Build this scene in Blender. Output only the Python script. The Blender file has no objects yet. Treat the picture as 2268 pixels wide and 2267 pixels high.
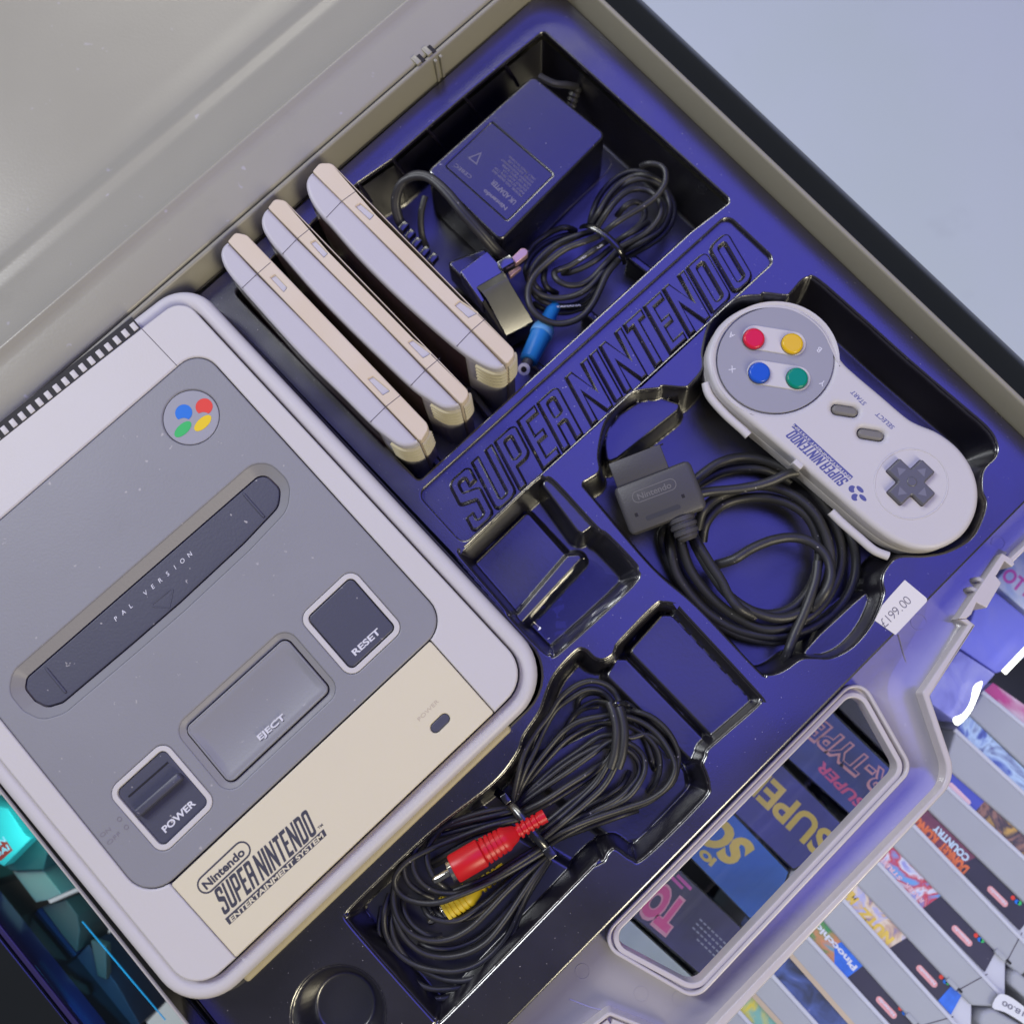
import bpy, math, random
from mathutils import Vector, Matrix
from mathutils.geometry import tessellate_polygon, delaunay_2d_cdt
random.seed(7)
S = bpy.context.scene
COL = S.collection
MM = 0.001
# ------------------------------------------------------------------ camera
F, H = 2300.0, 458.0                      # focal length (photo px), camera height above the tray (mm)
CX, CY = 1134.0, 1133.5
_n = Vector((0.0777, 0.997)).normalized() * (F*F/13145)
_d = Vector((_n.x, -_n.y, -F)).normalized()
ZW = -_d
XW = (Vector((1, 0, 0)) - ZW*ZW.x).normalized()
YW = ZW.cross(XW)
RW = Matrix((XW, YW, ZW))                 # camera vector -> world vector
cam = bpy.data.objects.new('camera', bpy.data.cameras.new('camera')); COL.objects.link(cam)
cam.matrix_world = Matrix.Translation((0, 0, H*MM)) @ RW.to_4x4()
cam.data.lens = 36*F/2268; cam.data.sensor_width = 36
cam.data.clip_start = 0.01; cam.data.clip_end = 20
cam.data.dof.use_dof = True; cam.data.dof.focus_distance = 0.447; cam.data.dof.aperture_fstop = 6.0
S.camera = cam
# ------------------------------------------------------------------ world and lamps
w = bpy.data.worlds.new('World'); S.world = w; w.use_nodes = True
w.node_tree.nodes['Background'].inputs[0].default_value = (0.85, 0.88, 0.98, 1)
w.node_tree.nodes['Background'].inputs[1].default_value = 0.10
def area(name, loc, target, sx, sy, col, power, spread=math.pi):
    l = bpy.data.lights.new(name, 'AREA'); l.shape = 'RECTANGLE'; l.size = sx; l.size_y = sy
    l.color = col; l.energy = power; l.spread = spread
    o = bpy.data.objects.new(name, l); COL.objects.link(o); o.location = loc
    o.rotation_euler = (Vector(target)-Vector(loc)).to_track_quat('-Z', 'Y').to_euler()
    return o
bp_ = area('blue_ceiling_panel', (0.555, 0.988, 2.3), (0.555, 0.988, 0), 1.75, 2.02, (0.11, 0.105, 1.0), 19.5)
bp_.rotation_euler = (0, 0, math.radians(29.4))
area('warm_shop_lamp', (1.45, -1.6, 1.55), (0, 0, 0), 0.5, 1.5, (1.0, 0.90, 0.64), 42)
area('neutral_shop_lamp', (-1.6, 0.9, 1.7), (0, 0, 0), 0.35, 1.2, (0.94, 0.97, 1.0), 32)
area('warm_back_lamp', (-0.5, 1.9, 1.6), (0, 0, 0), 1.2, 0.3, (0.98, 0.97, 0.86), 12)
area('cabinet_fill_lamp', (0.185, -0.10, -0.0585), (0.185, -0.10, -0.2), 0.34, 0.30, (.93, .95, 1.0), 0.26)  # unseen panel added under the glass, stands in for cabinet lighting
area('cabinet_glow_fill', (-0.200, -0.115, -0.0595), (-0.200, -0.115, -0.2), 0.03, 0.10, (.05, .60, 1.0), 0.022)  # unseen lamp added to spread the glow of the cyan strip
area('cabinet_glow_fill', (-0.245, -0.05, -0.0595), (-0.245, -0.05, -0.2), 0.03, 0.06, (.2, .95, .95), 0.02)  # second unseen lamp, added for the teal glow at the left
S.view_settings.view_transform = 'Standard'; S.view_settings.look = 'None'
S.view_settings.exposure = 0.0; S.view_settings.gamma = 1.0; S.view_settings.use_curve_mapping = False
S.render.engine = 'CYCLES'

# ------------------------------------------------------------------ helpers
def P(p, z=0.0):
    d = RW @ Vector((p[0]-CX, -(p[1]-CY), -F)); t = (H-z)/-d.z
    return (d.x*t, d.y*t)
def P3(p, z=0.0):
    a = P(p, z); return Vector((a[0], a[1], z))
def PL(pts, z=0.0): return [P(p, z) for p in pts]
def T(x0, y0, k, pts): return [(x0+k*a, y0+k*b) for a, b in pts]
def isect(a, b, c, d):
    x1, y1 = a; x2, y2 = b; x3, y3 = c; x4, y4 = d
    D = (x1-x2)*(y3-y4)-(y1-y2)*(x3-x4)
    u = x1*y2-y1*x2; v = x3*y4-y3*x4
    return ((u*(x3-x4)-(x1-x2)*v)/D, (u*(y3-y4)-(y1-y2)*v)/D)
def quad(*L):                                   # lines -> corners between successive lines
    return [isect(*L[i], *L[(i+1) % len(L)]) for i in range(len(L))]
def sarea(p): return 0.5*sum(p[i-1][0]*p[i][1]-p[i][0]*p[i-1][1] for i in range(len(p)))
def ccw(p): return list(p) if sarea(p) > 0 else list(reversed(p))
def rnd(poly, r, seg=6):
    poly = ccw(poly); n = len(poly); out = []
    rs = r if isinstance(r, (list, tuple)) else [r]*n
    for i in range(n):
        a, b, c = Vector(poly[i-1]), Vector(poly[i]), Vector(poly[(i+1) % n])
        u = (a-b); v = (c-b); lu, lv = u.length, v.length; u.normalize(); v.normalize()
        ang = math.acos(max(-1, min(1, u.dot(v))))
        if ang > 3.10 or rs[i] <= 0: out.append(tuple(b)); continue
        t = min(rs[i]/math.tan(ang/2), lu*0.49, lv*0.49)
        p, q = b+u*t, b+v*t
        rr = t*math.tan(ang/2)
        ctr = b+(u+v).normalized()*(rr/math.sin(ang/2))
        a0 = math.atan2(p.y-ctr.y, p.x-ctr.x); a1 = math.atan2(q.y-ctr.y, q.x-ctr.x)
        da = (a1-a0+math.pi) % (2*math.pi)-math.pi
        for k in range(seg+1):
            s = a0+da*k/seg; out.append((ctr.x+rr*math.cos(s), ctr.y+rr*math.sin(s)))
    return out
def cat(pts, closed=True, n=6):
    P_ = [Vector(p) for p in pts]; N = len(P_); out = []
    for i in range(N if closed else N-1):
        if closed: a, b, c, d = P_[i-1], P_[i], P_[(i+1) % N], P_[(i+2) % N]
        else: a, b, c, d = P_[max(i-1, 0)], P_[i], P_[i+1], P_[min(i+2, N-1)]
        for k in range(n):
            t = k/n; t2 = t*t; t3 = t2*t
            out.append(tuple(0.5*((2*b)+(c-a)*t+(2*a-5*b+4*c-d)*t2+(3*b-a-3*c+d)*t3)))
    if not closed: out.append(tuple(P_[-1]))
    return out
def off(poly, d):
    poly = ccw(poly); n = len(poly); out = []
    for i in range(n):
        a, b, c = Vector(poly[i-1]), Vector(poly[i]), Vector(poly[(i+1) % n])
        u = (b-a); v = (c-b)
        if u.length < 1e-6: u = v
        if v.length < 1e-6: v = u
        u = u.normalized(); v = v.normalized()
        n1 = Vector((u.y, -u.x)); n2 = Vector((v.y, -v.x)); m = (n1+n2)
        if m.length < 1e-6: m = n1
        m.normalize(); k = max(0.45, m.dot(n1))
        q = b+m*(d/k); out.append((q.x, q.y))
    if abs(d) < .45 or n < 12: return out
    cr = lambda p, q, r: (q[0]-p[0])*(r[1]-p[1])-(q[1]-p[1])*(r[0]-p[0])
    for w_ in (2, 3, 4, 5, 6, 8, 10, 12):          # collapse the little loops an offset leaves at tight corners
        for i in range(n):
            j = (i+w_) % n; a, b, c, e = out[i], out[(i+1) % n], out[j], out[(j+1) % n]
            if cr(a, b, c)*cr(a, b, e) < 0 and cr(c, e, a)*cr(c, e, b) < 0:
                x = isect(a, b, c, e)
                for t in range(w_): out[(i+1+t) % n] = x
    return out
def circ(c, r, n=40, ry=None, a=0):
    ry = ry or r; ca, sa = math.cos(a), math.sin(a)
    return [(c[0]+r*math.cos(t)*ca-ry*math.sin(t)*sa, c[1]+r*math.cos(t)*sa+ry*math.sin(t)*ca) for t in [2*math.pi*i/n for i in range(n)]]
def pill(a, b, r, n=10):
    a = Vector(a); b = Vector(b); th = math.atan2(b.y-a.y, b.x-a.x); out = []
    for k in range(n+1):
        s = th-math.pi/2+math.pi*k/n; out.append((b.x+r*math.cos(s), b.y+r*math.sin(s)))
    for k in range(n+1):
        s = th+math.pi/2+math.pi*k/n; out.append((a.x+r*math.cos(s), a.y+r*math.sin(s)))
    return out
def tess(loops):
    if len(loops) < 3: return tessellate_polygon(loops)
    co = [Vector((v.x, v.y)) for l in loops for v in l]; ed = []; st = 0
    for l in loops:
        n = len(l); ed += [(st+i, st+(i+1) % n) for i in range(n)]; st += n
    rv, re_, rf, ov, oe, of = delaunay_2d_cdt(co, ed, [], 0, 1e-5)
    def ins(p, l):
        c = False
        for i in range(len(l)):
            a, b = l[i-1], l[i]
            if (a.y > p.y) != (b.y > p.y) and p.x < (b.x-a.x)*(p.y-a.y)/(b.y-a.y)+a.x: c = not c
        return c
    out = []
    for f in rf:
        c = (rv[f[0]]+rv[f[1]]+rv[f[2]])/3
        if ins(c, loops[0]) and not any(ins(c, l) for l in loops[1:]) and all(ov[i] for i in f): out.append([ov[i][0] for i in f])
    return out
def link(name, vs, fs, mat, parent=None, sharp=None, angle=40, smooth=True):
    me = bpy.data.meshes.new(name)
    me.from_pydata([(x*MM, y*MM, z*MM) for x, y, z in vs], [], fs); me.validate(); me.update()
    if smooth:
        me.polygons.foreach_set('use_smooth', [True]*len(me.polygons))
        me.set_sharp_from_angle(angle=math.radians(angle))
        if sharp:
            for e in me.edges:
                if e.vertices[0] in sharp and e.vertices[1] in sharp: e.use_edge_sharp = True
    for m in (mat if isinstance(mat, list) else [mat]): me.materials.append(m)
    o = bpy.data.objects.new(name, me); COL.objects.link(o)
    if parent: o.parent = parent
    return o
def slab(name, mat, outer, z, depth, holes=(), bev=0.6, seg=3, parent=None, bottom=False, draft=0.0, zfun=None, data=False):
    """solid plate with rounded upper edges; outlines in world mm"""
    vs, fs, sharp = [], [], set()
    loops = [(ccw(outer), 1)]+[(ccw(h), -1) for h in holes]
    tops = []; bots = []
    for poly, s in loops:
        n = len(poly); prof = []
        if bev > 0:
            for k in range(seg+1):
                a = math.pi/2*k/seg; prof.append((bev*(1-math.sin(a)), bev*(1-math.cos(a))))
        else: prof.append((0, 0))
        prof.append((-draft, depth))
        prev = None
        for j, (ins, dz) in enumerate(prof):
            ring = off(poly, -ins*s) if abs(ins) > 1e-9 else poly
            st = len(vs); vs += [(x, y, (zfun(x, y) if zfun else z)-dz) for x, y in ring]
            if j == 0: tops.append([Vector((x, y, 0)) for x, y in ring]); sharp |= set(range(st, st+n)); t0 = st
            if prev is not None:
                for i in range(n):
                    q = [prev+i, prev+(i+1) % n, st+(i+1) % n, st+i]
                    fs.append(q[::-1] if s > 0 else q)
            prev = st
        bots.append(prev); loops[loops.index((poly, s))] = (poly, s, t0)
    idx = []
    for (poly, s, t0) in loops: idx += list(range(t0, t0+len(poly)))
    for t in tess(tops):
        a, b, c = [vs[idx[i]] for i in t]
        cr = (b[0]-a[0])*(c[1]-a[1])-(b[1]-a[1])*(c[0]-a[0])
        if abs(cr) < 1e-9: continue
        f = [idx[i] for i in t]; fs.append(f if cr > 0 else f[::-1])
    if bottom:
        pos = {}; bidx = []
        for b, (poly, s, t0) in zip(bots, loops): bidx += list(range(b, b+len(poly)))
        for t in tessellate_polygon([[Vector((vs[b+i][0], vs[b+i][1], 0)) for i in range(len(l[0]))] for b, l in zip(bots, loops)]):
            a, b, c = [vs[bidx[i]] for i in t]
            cr = (b[0]-a[0])*(c[1]-a[1])-(b[1]-a[1])*(c[0]-a[0])
            f = [bidx[i] for i in t]; fs.append(f if cr < 0 else f[::-1])
    if data: return vs, fs, sharp
    return link(name, vs, fs, mat, parent, sharp)
def join(name, mat, datas, parent=None, angle=40):
    vs, fs, sh = [], [], set()
    for d in datas:
        b = len(vs); vs += list(d[0]); fs += [[i+b for i in f] for f in d[1]]
        if len(d) > 2 and d[2]: sh |= {i+b for i in d[2]}
    return link(name, vs, fs, mat, parent, sh, angle)
def funnel(name, mat, a, za, b, zb, parent=None, data=False):
    n = len(a); vs = [(x, y, za) for x, y in a]+[(x, y, zb) for x, y in b]
    fs = [[i, (i+1) % n, n+(i+1) % n, n+i] for i in range(n)]
    if data: return vs, fs, set()
    return link(name, vs, fs, mat, parent, None, 60)
def flat(name, mat, poly, z, parent=None, t=0.15, bev=0):
    return slab(name, mat, poly, z, t, bev=bev, parent=parent)
def tube_data(pts, r, n=8, closed=False, rfun=None, sub=6, flat_=1.0):
    pts = cat(pts, closed, sub); pts = [Vector(p) for p in pts]
    N = len(pts); vs, fs = [], []; up = Vector((0, 0, 1))
    for i, p in enumerate(pts):
        if closed: t = (pts[(i+1) % N]-pts[i-1])
        else: t = pts[min(i+1, N-1)]-pts[max(i-1, 0)]
        if t.length < 1e-7: t = Vector((1, 0, 0))
        t.normalize(); s = t.cross(up)
        if s.length < 1e-3: s = Vector((1, 0, 0))
        s.normalize(); u2 = s.cross(t).normalized()
        rr = r if not rfun else rfun(i/(N-1))
        for k in range(n):
            a = 2*math.pi*k/n; q = p+s*(math.cos(a)*rr)+u2*(math.sin(a)*rr*flat_); vs.append(tuple(q))
    M = N if closed else N-1
    for i in range(M):
        for k in range(n):
            a = i*n+k; b = i*n+(k+1) % n; c = ((i+1) % N)*n+(k+1) % n; d = ((i+1) % N)*n+k
            fs.append([a, d, c, b][::-1])
    if not closed: fs.append(list(range(n))); fs.append(list(range((N-1)*n, N*n))[::-1])
    return vs, fs, set()
def tube(name, mat, pts, r, parent=None, **k):
    return link(name, *tube_data(pts, r, **k)[:2], mat, parent)
def lathe_data(p0, p1, prof, n=28):
    p0 = Vector(p0); p1 = Vector(p1); ax = (p1-p0).normalized()
    s = ax.cross(Vector((0, 0, 1))); s = s.normalized() if s.length > 1e-3 else Vector((1, 0, 0)); u = s.cross(ax)
    vs, fs = [], []
    for t, r in prof:
        for k in range(n):
            a = 2*math.pi*k/n; vs.append(tuple(p0+ax*t+(s*math.cos(a)+u*math.sin(a))*r))
    for j in range(len(prof)-1):
        for k in range(n):
            fs.append([j*n+k, (j+1)*n+k, (j+1)*n+(k+1) % n, j*n+(k+1) % n][::-1])
    fs.append(list(range(n))[::-1]); fs.append(list(range((len(prof)-1)*n, len(prof)*n)))
    return vs, fs, set()
def lathe(name, mat, p0, p1, prof, parent=None, n=28, angle=32):
    v, f, _ = lathe_data(p0, p1, prof, n); return link(name, v, f, mat, parent, None, angle)
def box_data(c, ex, ey, ez, hx, hy, hz, b=0.0):
    """box with chamfered edges: loft of rounded rectangles along ez"""
    c, ex, ey, ez = Vector(c), Vector(ex).normalized(), Vector(ey).normalized(), Vector(ez).normalized()
    vs, fs = [], []; rect = lambda k: rnd([(-hx+k, -hy+k), (hx-k, -hy+k), (hx-k, hy-k), (-hx+k, hy-k)], max(b-k, 0.001) if b else 0, 3)
    levels = [(-hz, b), (-hz+b*0.3, b*0.3), (-hz+b, 0), (hz-b, 0), (hz-b*0.3, b*0.3), (hz, b)] if b else [(-hz, 0), (hz, 0)]
    for zz, k in levels:
        for x, y in rect(k): vs.append(tuple(c+ex*x+ey*y+ez*zz))
    n = len(vs)//len(levels)
    for j in range(len(levels)-1):
        for i in range(n): fs.append([j*n+i, j*n+(i+1) % n, (j+1)*n+(i+1) % n, (j+1)*n+i])
    fs.append(list(range(n))[::-1]); fs.append(list(range((len(levels)-1)*n, len(levels)*n)))
    return vs, fs, set()
_tc = {}
def text_data(s, bold=0.0, depth=0.0):
    key = (s, bold, depth)
    if key in _tc: return _tc[key]
    cu = bpy.data.curves.new('t', 'FONT'); cu.body = s; cu.size = 1; cu.offset = bold; cu.resolution_u = 4
    o = bpy.data.objects.new('t', cu); COL.objects.link(o)
    dg = bpy.context.evaluated_depsgraph_get(); dg.update()
    me = bpy.data.meshes.new_from_object(o.evaluated_get(dg))
    vs = [tuple(v.co) for v in me.vertices]; fs = [list(p.vertices) for p in me.polygons]
    bpy.data.objects.remove(o); bpy.data.curves.remove(cu); bpy.data.meshes.remove(me)
    _tc[key] = (vs, fs); return vs, fs
def place_glyphs(vs, fs, p0, p1, h, z, shear=0.0, tilt=None, cap=None):
    """map 2D glyph mesh so that its width runs p0->p1 (world mm) and cap height is h mm"""
    x0 = min(v[0] for v in vs); x1 = max(v[0] for v in vs); cap = cap or max(v[1] for v in vs)
    a = Vector(p0); b = Vector(p1); ex = (b-a); wd = ex.length; ex.normalize(); ey = Vector((-ex.y, ex.x))
    out = []
    for v in vs:
        u = (v[0]-x0)/(x1-x0)*wd; t = v[1]/cap*h; u += t*shear
        q = a+ex*u+ey*t; out.append((q.x, q.y, z(q.x, q.y) if callable(z) else z))
    up = [f if True else f for f in fs]
    return out, up, set()
def txt(name, s, mat, p0, p1, h, z, zp=None, bold=0.02, shear=0.0, parent=None, data=False):
    """p0,p1: photo px of baseline ends"""
    vs, fs = text_data(s, bold); zp = z if zp is None else zp
    d = place_glyphs(vs, fs, P(p0, zp), P(p1, zp), h, z, shear, cap=0.73 if any(c.isupper() or c.isdigit() for c in s) else None)
    if data: return d
    return link(name, d[0], d[1], mat, parent, smooth=False)
def ntxt(name, s_, m_, p, d, h, z, bold=.01, shear=0., parent=None):
    vs_, fs_ = text_data(s_, bold); k_ = h/.73; w_ = (max(v[0] for v in vs_)-min(v[0] for v in vs_))*k_
    a = Vector(P(p, z)); b = Vector(P((p[0]+d[0], p[1]+d[1]), z)); dd = (b-a).normalized(); c_ = a-dd*w_/2
    q = place_glyphs(vs_, fs_, tuple(c_), tuple(c_+dd*w_), h, z, shear, cap=.73)
    return link(name, q[0], q[1], m_, parent, smooth=False)
# condensed block capitals for the long logo (unit cell 10 x 30)
def gly(ch):
    w, h, s = 10.0, 30.0, 3.3; r = 2.6
    R_ = lambda p, q: rnd(p, q, 4)
    if ch == 'I': return 3.6, [([(0, 0), (3.6, 0), (3.6, h), (0, h)], [])]
    if ch == 'N': return 11, [([(0, 0), (3, 0), (3, 17), (8, 0), (11, 0), (11, h), (8, h), (8, 13), (3, h), (0, h)], [])]
    if ch == 'T': return 9, [([(2.8, 0), (6.2, 0), (6.2, 25.5), (9, 25.5), (9, h), (0, h), (0, 25.5), (2.8, 25.5)], [])]
    if ch == 'E': return 8.6, [([(0, 0), (8.6, 0), (8.6, 4.4), (3.4, 4.4), (3.4, 13), (7.4, 13), (7.4, 17.2), (3.4, 17.2), (3.4, 25.6), (8.6, 25.6), (8.6, h), (0, h)], [])]
    if ch == 'U': return w, [(R_([(0, 0), (w, 0), (w, h), (w-s, h), (w-s, 4), (s, 4), (s, h), (0, h)], [3.4, 3.4, .2, .2, 1.2, 1.2, .2, .2]), [])]
    if ch in 'OD':
        o = R_([(0, 0), (w, 0), (w, h), (0, h)], [3.4 if ch == 'O' else .3, 3.4, 3.4, 3.4 if ch == 'O' else .3])
        return w, [(o, [R_([(s, 4), (w-s, 4), (w-s, h-4), (s, h-4)], 1.2)])]
    if ch == 'P':
        o = R_([(0, 0), (s, 0), (s, 11), (w, 11), (w, h), (0, h)], [.2, .2, .2, 3, 3, .2]); return w, [(o, [R_([(s, 15), (w-s, 15), (w-s, h-4), (s, h-4)], 1)])]
    if ch == 'R':
        o = R_([(0, 0), (s, 0), (s, 12.5), (w-s, 12.5), (w-s, 0), (w, 0), (w, 14.8), (w, 15), (w, h), (0, h)], [.2, .2, .2, 1.2, .2, .2, .2, .2, 3, .2]); return w, [(o, [R_([(s, 17), (w-s, 17), (w-s, h-4), (s, h-4)], 1)])]
    if ch == 'S':
        o = R_([(0, 0), (w, 0), (w, 17), (s, 20.6), (s, h-4), (w-s, h-4), (w-s, 21), (w, 21), (w, h), (0, h), (0, 16.4), (w-s, 12.6), (w-s, 4), (s, 4), (s, 9), (0, 9)],
               [3, 3, 3, 1.2, 1.2, 1.2, .2, .2, 3, 3, 3, 1.2, 1.2, 1.2, .2, .2]); return w, [(o, [])]
def logo_polys(p0, p1, h, shear, gap=1.9, space=3.4, word='SUPER NINTENDO'):
    x = 0; items = []
    for ch in word:
        if ch == ' ': x += space; continue
        wd, parts = gly(ch)
        for o, hs in parts: items.append(([(a+x, b) for a, b in o], [[(a+x, b) for a, b in hh] for hh in hs]))
        x += wd+gap
    W = x-gap; a = Vector(p0); b = Vector(p1); ex = (b-a); L = ex.length; ex.normalize(); ey = Vector((-ex.y, ex.x))
    m = lambda p: tuple(a+ex*(p[0]/W*L+p[1]/30*h*shear)+ey*(p[1]/30*h))
    return [([m(p) for p in o], [[m(p) for p in hh] for hh in hs]) for o, hs in items]
# ------------------------------------------------------------------ materials
def mat(name, col, rough=0.45, ior=1.45, metal=0.0, var=0.05, vscale=25, bump=0.0, bscale=900, speck=0.0, sscale=260, coat=0.0, trans=0.0, emit=None, alpha=None, tint=None, rvar=0.0, mottle=None, warp=0.0, dirt=0.0):
    m = bpy.data.materials.new(name); m.use_nodes = True; nt = m.node_tree; N = nt.nodes; L = nt.links
    b = N['Principled BSDF']; b.inputs['Roughness'].default_value = rough; b.inputs['IOR'].default_value = ior
    b.inputs['Metallic'].default_value = metal; b.inputs['Coat Weight'].default_value = coat; b.inputs['Coat Roughness'].default_value = 0.25
    b.inputs['Transmission Weight'].default_value = trans
    if tint: b.inputs['Specular Tint'].default_value = (*tint, 1)
    tc = N.new('ShaderNodeTexCoord')
    def noise(sc, det=4):
        n = N.new('ShaderNodeTexNoise'); n.inputs['Scale'].default_value = sc; n.inputs['Detail'].default_value = det
        L.new(tc.outputs['Object'], n.inputs['Vector']); return n
    n = noise(vscale)
    mx = N.new('ShaderNodeMix'); mx.data_type = 'RGBA'; L.new(n.outputs['Fac'], mx.inputs['Factor'])
    c2 = mottle or tuple(max(0, c*(1-2*var)) for c in col); c1 = tuple(min(1, c*(1+2*var)) for c in col)
    mx.inputs['A'].default_value = (*c1, 1); mx.inputs['B'].default_value = (*c2, 1)
    out = mx.outputs['Result']
    if speck > 0:
        s = noise(sscale, 2); r = N.new('ShaderNodeMapRange'); r.inputs['From Min'].default_value = 0.74-speck*0.06; r.inputs['From Max'].default_value = 0.79-speck*0.06
        L.new(s.outputs['Fac'], r.inputs['Value'])
        m2 = N.new('ShaderNodeMix'); m2.data_type = 'RGBA'; L.new(r.outputs['Result'], m2.inputs['Factor']); L.new(out, m2.inputs['A'])
        m2.inputs['B'].default_value = (0.45, 0.43, 0.45, 1); out = m2.outputs['Result']
    if dirt > 0:
        s = noise(9, 8); s.inputs['Roughness'].default_value = .75; r = N.new('ShaderNodeMapRange'); r.inputs['From Min'].default_value = .60; r.inputs['From Max'].default_value = .74; r.inputs['To Max'].default_value = dirt
        L.new(s.outputs['Fac'], r.inputs['Value']); m3 = N.new('ShaderNodeMix'); m3.data_type = 'RGBA'; L.new(r.outputs['Result'], m3.inputs['Factor']); L.new(out, m3.inputs['A'])
        m3.inputs['B'].default_value = (*[c*.55 for c in col], 1); out = m3.outputs['Result']
    L.new(out, b.inputs['Base Color'])
    if rvar > 0:
        q = noise(vscale*1.7); r = N.new('ShaderNodeMapRange'); r.inputs['To Min'].default_value = rough-rvar; r.inputs['To Max'].default_value = rough+rvar
        L.new(q.outputs['Fac'], r.inputs['Value']); L.new(r.outputs['Result'], b.inputs['Roughness'])
    if bump > 0:
        q = noise(bscale, 2); bp = N.new('ShaderNodeBump'); bp.inputs['Strength'].default_value = bump; bp.inputs['Distance'].default_value = 0.0002
        L.new(q.outputs['Fac'], bp.inputs['Height']); L.new(bp.outputs['Normal'], b.inputs['Normal'])
    if warp > 0:
        q2 = noise(14, 1); b2 = N.new('ShaderNodeBump'); b2.inputs['Strength'].default_value = 1; b2.inputs['Distance'].default_value = warp
        L.new(q2.outputs['Fac'], b2.inputs['Height'])
        if bump > 0: L.new(b2.outputs['Normal'], bp.inputs['Normal'])
        else: L.new(b2.outputs['Normal'], b.inputs['Normal'])
    if emit: b.inputs['Emission Color'].default_value = (*emit[0], 1); b.inputs['Emission Strength'].default_value = emit[1]
    return m
M = dict(
 shell=mat('pale_grey_plastic', (.61, .59, .615), .42, dirt=.12, bump=.25, var=.02, speck=.0),
 deck=mat('pale_grey_deck_plastic', (.61, .59, .615), .45, bump=.25, var=.02, mottle=(.62, .59, .59)),
 panel=mat('mid_grey_plastic', (.275, .275, .31), .45, dirt=.12, bump=.35, var=.03, speck=.25, sscale=330),
 rim=mat('mid_grey_slope_plastic', (.30, .295, .31), .45, bump=.3, var=.03),
 cream=mat('yellowed_plastic', (.72, .66, .49), .45, dirt=.12, bump=.3, var=.03, mottle=(.71, .64, .51)),
 yellow=mat('strongly_yellowed_plastic', (.60, .53, .33), .5, bump=.2, var=.06),
 slate=mat('slate_plastic', (.078, .080, .118), .42, bump=.3, var=.03, speck=.35, sscale=300),
 dark=mat('black_gap', (.012, .010, .014), .6, var=.0),
 seam=mat('seam_shadow_gap', (.08, .065, .085), .6, var=.0),
 white=mat('white_print', (.72, .72, .80), .5, var=.0),
 ink=mat('charcoal_ink', (.06, .06, .085), .5, var=.02),
 blueink=mat('blue_ink', (.10, .11, .33), .5, var=.02),
 tray=mat('tray_plastic', (.010, .008, .018), .24, ior=2.55, warp=.0018, bump=.12, bscale=1400, var=.15, speck=.3, sscale=900, rvar=.08),
 floor_tray=mat('tray_pocket_plastic', (.008, .007, .013), .30, ior=2.4, warp=.003, bump=.2, bscale=600, var=.2, speck=.0, sscale=700, rvar=.06),
 blackp=mat('black_plastic', (.005, .005, .010), .24, ior=2.1, bump=.22, bscale=1200, var=.2, speck=.15, sscale=380),
 cable=mat('black_cable', (.026, .026, .030), .46, ior=1.6, var=.25, vscale=60, bump=.3, bscale=1500, speck=.25, sscale=500),
 conn=mat('dark_grey_connector', (.075, .073, .08), .42, bump=.5, bscale=1500, var=.04),
 case=mat('grey_case_plastic', (.36, .345, .29), .30, dirt=.2, bump=.25, bscale=700, var=.03, speck=.3, sscale=150),
 casewall=mat('grey_case_wall_plastic', (.31, .295, .245), .34, bump=.2, var=.03),
 flange=mat('grey_flap_plastic', (.40, .38, .42), .17, ior=2.4, bump=.15, bscale=300, var=.05, speck=.2, sscale=200),
 outer=mat('gloss_black_shell', (.004, .006, .008), .16, ior=2.1, var=.2, vscale=12),
 red=mat('red_plastic', (.62, .012, .018), .35, var=.04), redb=mat('red_button', (.70, .015, .05), .28, var=.02), yelb=mat('yellow_button', (.80, .50, .01), .28, var=.02),
 blub=mat('blue_button', (.015, .10, .58), .28, var=.02), grnb=mat('green_button', (.0, .26, .17), .28, var=.02),
 yelp=mat('yellow_plastic', (.75, .55, .02), .4, var=.04),
 chrome=mat('nickel_metal', (.75, .72, .68), .12, metal=1.0, var=.05), brass=mat('dull_brass', (.62, .40, .40), .35, metal=.6, var=.1),
 bluep=mat('blue_plastic', (.015, .19, .55), .35, var=.06), bluelt=mat('light_blue_plastic', (.12, .35, .70), .4, var=.06),
 cartp=mat('cartridge_pale_plastic', (.55, .53, .59), .42, bump=.25, var=.02), cartc=mat('cartridge_yellowed_plastic', (.68, .60, .52), .42, bump=.25, var=.04, vscale=30, mottle=(.68, .55, .40)),
 carty=mat('cartridge_yellow_end_plastic', (.62, .57, .42), .42, bump=.2, var=.04),
 facegrey=mat('controller_face_grey', (.34, .34, .40), .45, bump=.2, var=.02),
 btn=mat('grey_rubber', (.20, .19, .18), .5, var=.03), dpad=mat('dpad_grey', (.13, .13, .15), .3, var=.03), dpad2=mat('dpad_arm_grey', (.20, .20, .24), .3, var=.03),
 sred=mat('red_print', (.80, .045, .03), .45, var=.04), sblue=mat('blue_print', (.0, .17, .72), .45, var=.02), sgreen=mat('green_print', (.03, .50, .13), .45, var=.02), syel=mat('yellow_print', (.85, .60, .0), .45, var=.02),
 case2=mat('pale_flap_plastic', (.60, .56, .58), .3, ior=1.55, bump=.15, var=.03), greyw=mat('grey_white_print', (.40, .40, .50), .5, var=.2),
 paper=mat('white_paper', (.78, .76, .78), .7, bump=.2, var=.01), greyink=mat('grey_ink', (.20, .19, .24), .6, var=.1),
 floor=mat('shop_floor_vinyl', (.66, .71, .88), .5, bump=.6, bscale=18, var=.04, vscale=2.6, mottle=(.62, .73, .74), dirt=.35),
)
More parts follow.
